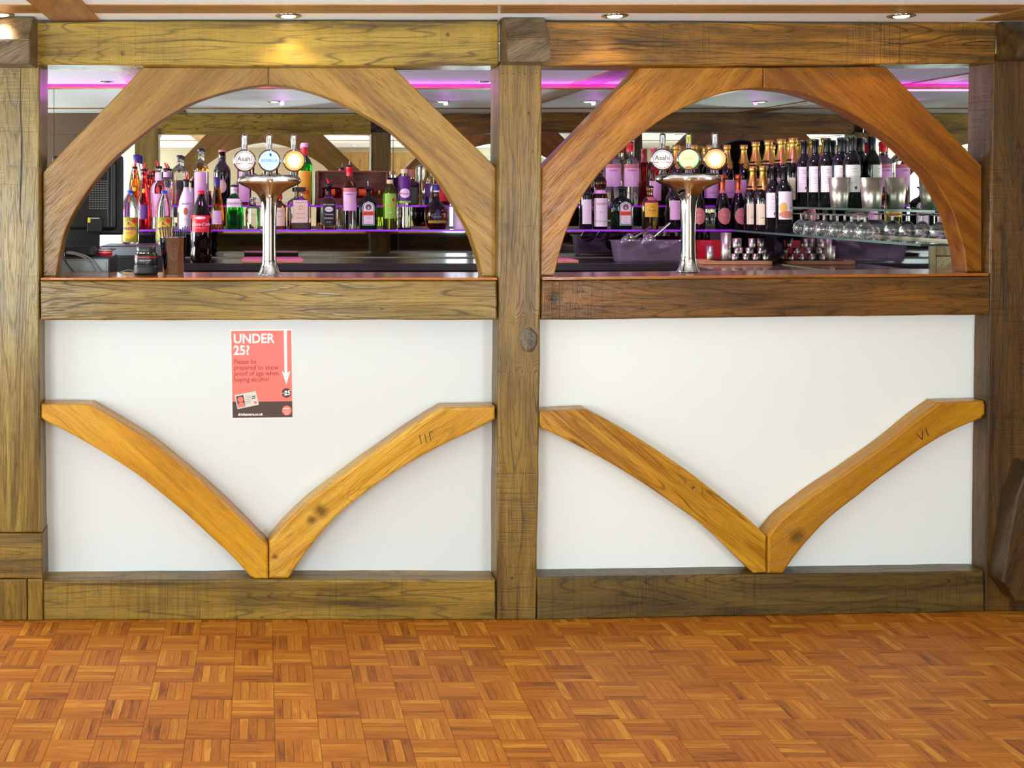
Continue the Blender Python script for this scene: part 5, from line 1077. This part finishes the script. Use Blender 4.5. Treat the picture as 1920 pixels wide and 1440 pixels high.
scoop((X(1250, Yi), Yi+.06, ZW+.07), (1, 0, .28), .12, plain('scoop_grey', (96, 90, 120), .3, .4), 'grey scoop with a long handle, lowest in the tub', 1.1)
scoop((X(1262, Yi), Yi+.03, ZW+.085), (1, 0, .4), .12, CHROME, 'steel scoop at the right end of the tub beside the tap column', .9)
# red menu, beakers, tins and thimble measures
Ym = 5.68; root = empty('menu_card', (X(1330, Ym), Ym, ZW+.0005), .05); tag(root, 'red folded menu card standing right of the right tap', 'menu'); root.rotation_euler.x = -.08
mb = MB(); mb.bbox(-.062, .062, -.003, 0, 0, .104, .0006); mb.build('cover', plain('menu_red', (206, 10, 40), .35), root); flat_text('lettering', 'IF YOU DRINK', .0085, PKB, root, -.012, -.0034, .092); flat_text('lettering', 'YOU DECIDE', .0085, PKB, root, -.012, -.0034, .080)
mb = MB(); mb.bbox(-.062, .062, .012, .015, 0, .104, .0006); mb.build('back_cover', plain('menu_red', (206, 10, 40), .35), root)
def beaker(x, y, z, r, h_, mat, label, name='beaker', cat='beaker', grp=None):
    mb = MB(); mb.lathe([(r*.86, 0), (r*.9, .002), (r, h_), (r-.001, h_), (r*.86, .004), (.001, .003)], n=28, capt=False); o = mb.build(name, mat, None, (x, y, z)); tag(o, label, cat, grp); return o
beaker(X(1346, 5.80), 5.80, ZW+.0005, .040, .150, plain('beaker_clear', (250, 226, 250), .05, 0, .9, 1.2), 'tall clear plastic beaker behind the red menu')
BDY = 5.40
root = empty('serving_board', (X(1385, BDY), BDY+.06, ZW+.0005)); tag(root, 'wooden board with black mat carrying the steel thimble measures', 'board')
mb = MB(); mb.bbox(-.165, .155, -.07, .10, 0, .018, .002); mb.build('board_body', BRD, root)
mb = MB(); mb.bbox(-.11, .150, -.068, .05, .0185, .022, .0008); mb.build('black_mat', plain('mat_black', (22, 22, 24), .35), root)
zB = ZW+.0005+.0185+.0037
beaker(X(1361, 5.43), 5.43, zB, .0245, .128, STEEL, 'tall narrow steel cylinder at the left of the thimble measures', 'steel_cylinder', 'cylinder')
beaker(X(1334, 5.47), 5.49, ZW+.0195, .0185, .065, STEEL, 'short steel cup standing before the red menu', 'steel_cup', 'cup')
m1 = None; rows = [(0, [1375, 1384, 1396, 1404, 1414, 1424, 1433, 1441]), (1, [1380, 1392, 1402, 1412, 1424, 1436]), (2, [1378, 1388, 1408, 1430])]
h1 = .0285; prevtop = zB
for lv, xs_ in rows:
    for i, px in enumerate(xs_):
        hh_ = h1 if lv < 2 else .043; rad = .0135 if lv < 2 else .0165; yy = 5.41+(.034 if i % 2 else 0)
        xx = X(px, 5.42)
        o = beaker(xx, yy, zB+lv*h1+.0004*lv, rad, hh_, STEEL, ('small steel thimble measure in the bottom row on the black mat', 'small steel thimble measure in the middle row of the stack', 'larger steel measure on top of the stack')[lv], 'thimble_measure', 'measure', ('thimble measures in the bottom row', 'thimble measures in the middle row', 'measures on top of the stack')[lv])
# steel tins and inverted glasses along the side mirror
for px, Xq, lab, top in ((1574, 2.432, 'brushed steel shaker tin on the upper side shelf, left of two', 333), (1634, 2.432, 'brushed steel shaker tin on the upper side shelf, right of two', 333)):
    Yq = Xq*F/(px-CX); hk = hgt(top, ZU, Yq); r_ = .043
    mb = MB(); mb.lathe([(r_*.72, 0), (r_*.76, .002), (r_, hk), (r_-.001, hk), (r_*.74, .004), (.001, .003)], n=40, capt=False); tag(mb.build('shaker_tin', STEEL, None, (Xq, Yq, ZU+.0005)), lab, 'shaker')
def balloon(): 
    root = empty('balloon_glass', (0, 0, 0)); tag(root, 'inverted stemmed glass on the lower side shelf under the steel tins', 'glass', 'inverted glasses on the side shelf')
    mb = MB(); mb.lathe([(.026, 0), (.0305, .014), (.033, .028), (.029, .045), (.016, .058), (.006, .064)], n=28, capb=False, capt=False); mb.lathe([(.0245, 0), (.029, .014), (.0315, .028), (.0275, .0445), (.0155, .056), (.004, .061)], n=28, capb=False); mb.build('bowl', GLASS, root)
    mb = MB(); mb.tube([(0, 0, .062), (0, 0, .085)], .0042, 12); mb.build('stem', GLASS, root)
    mb = MB(); mb.lathe([(.006, .085), (.028, .089), (.029, .091), (.006, .092)], n=28); mb.build('foot', GLASS, root); return root
bal = balloon(); k = 0
for Xq, pxs in ((2.375, (1502, 1522, 1545, 1570, 1597, 1622)), (2.450, (1512, 1534, 1558, 1584, 1610))):
    for px in pxs:
        place(bal, px, Xq, ZL+.0005, None, None, k == 0); k += 1
# reflected room: a few pieces of wall panelling and a settle seen only through the mirrors
mb = MB(); mb.bbox(-1.2, .6, YB, YB+.03, 1.28, 1.34, .004); struct('trim_12', mb, WHITE)
mb = MB(); mb.bbox(-1.6, .88, YB, YB+.02, 0, .12, .004); struct('baseboard_rear', mb, WHITE)

# made-up uplighter, added out of view below the frame to brighten the ceiling
root = empty('added_uplighter', (.35, .55, 0)); tag(root, 'square floor uplighter added out of view to brighten the ceiling', 'lamp')
mb = MB(); mb.bbox(-.22, .22, -.22, .22, 0, .03, .005); mb.build('base', BLACKISH, root)
mb = MB(); mb.tube([(0, 0, .03), (0, 0, .20)], .02, 16); mb.build('stem', BLACKISH, root)
mb = MB(); mb.box(-.2, .2, -.2, .2, .20, .21); mb.box(-.2, -.19, -.2, .2, .2101, .32); mb.box(.19, .2, -.2, .2, .2101, .32); mb.box(-.19, .19, -.2, -.19, .2101, .32); mb.box(-.19, .19, .19, .2, .2101, .32); mb.build('fill_housing', BLACKISH, root)
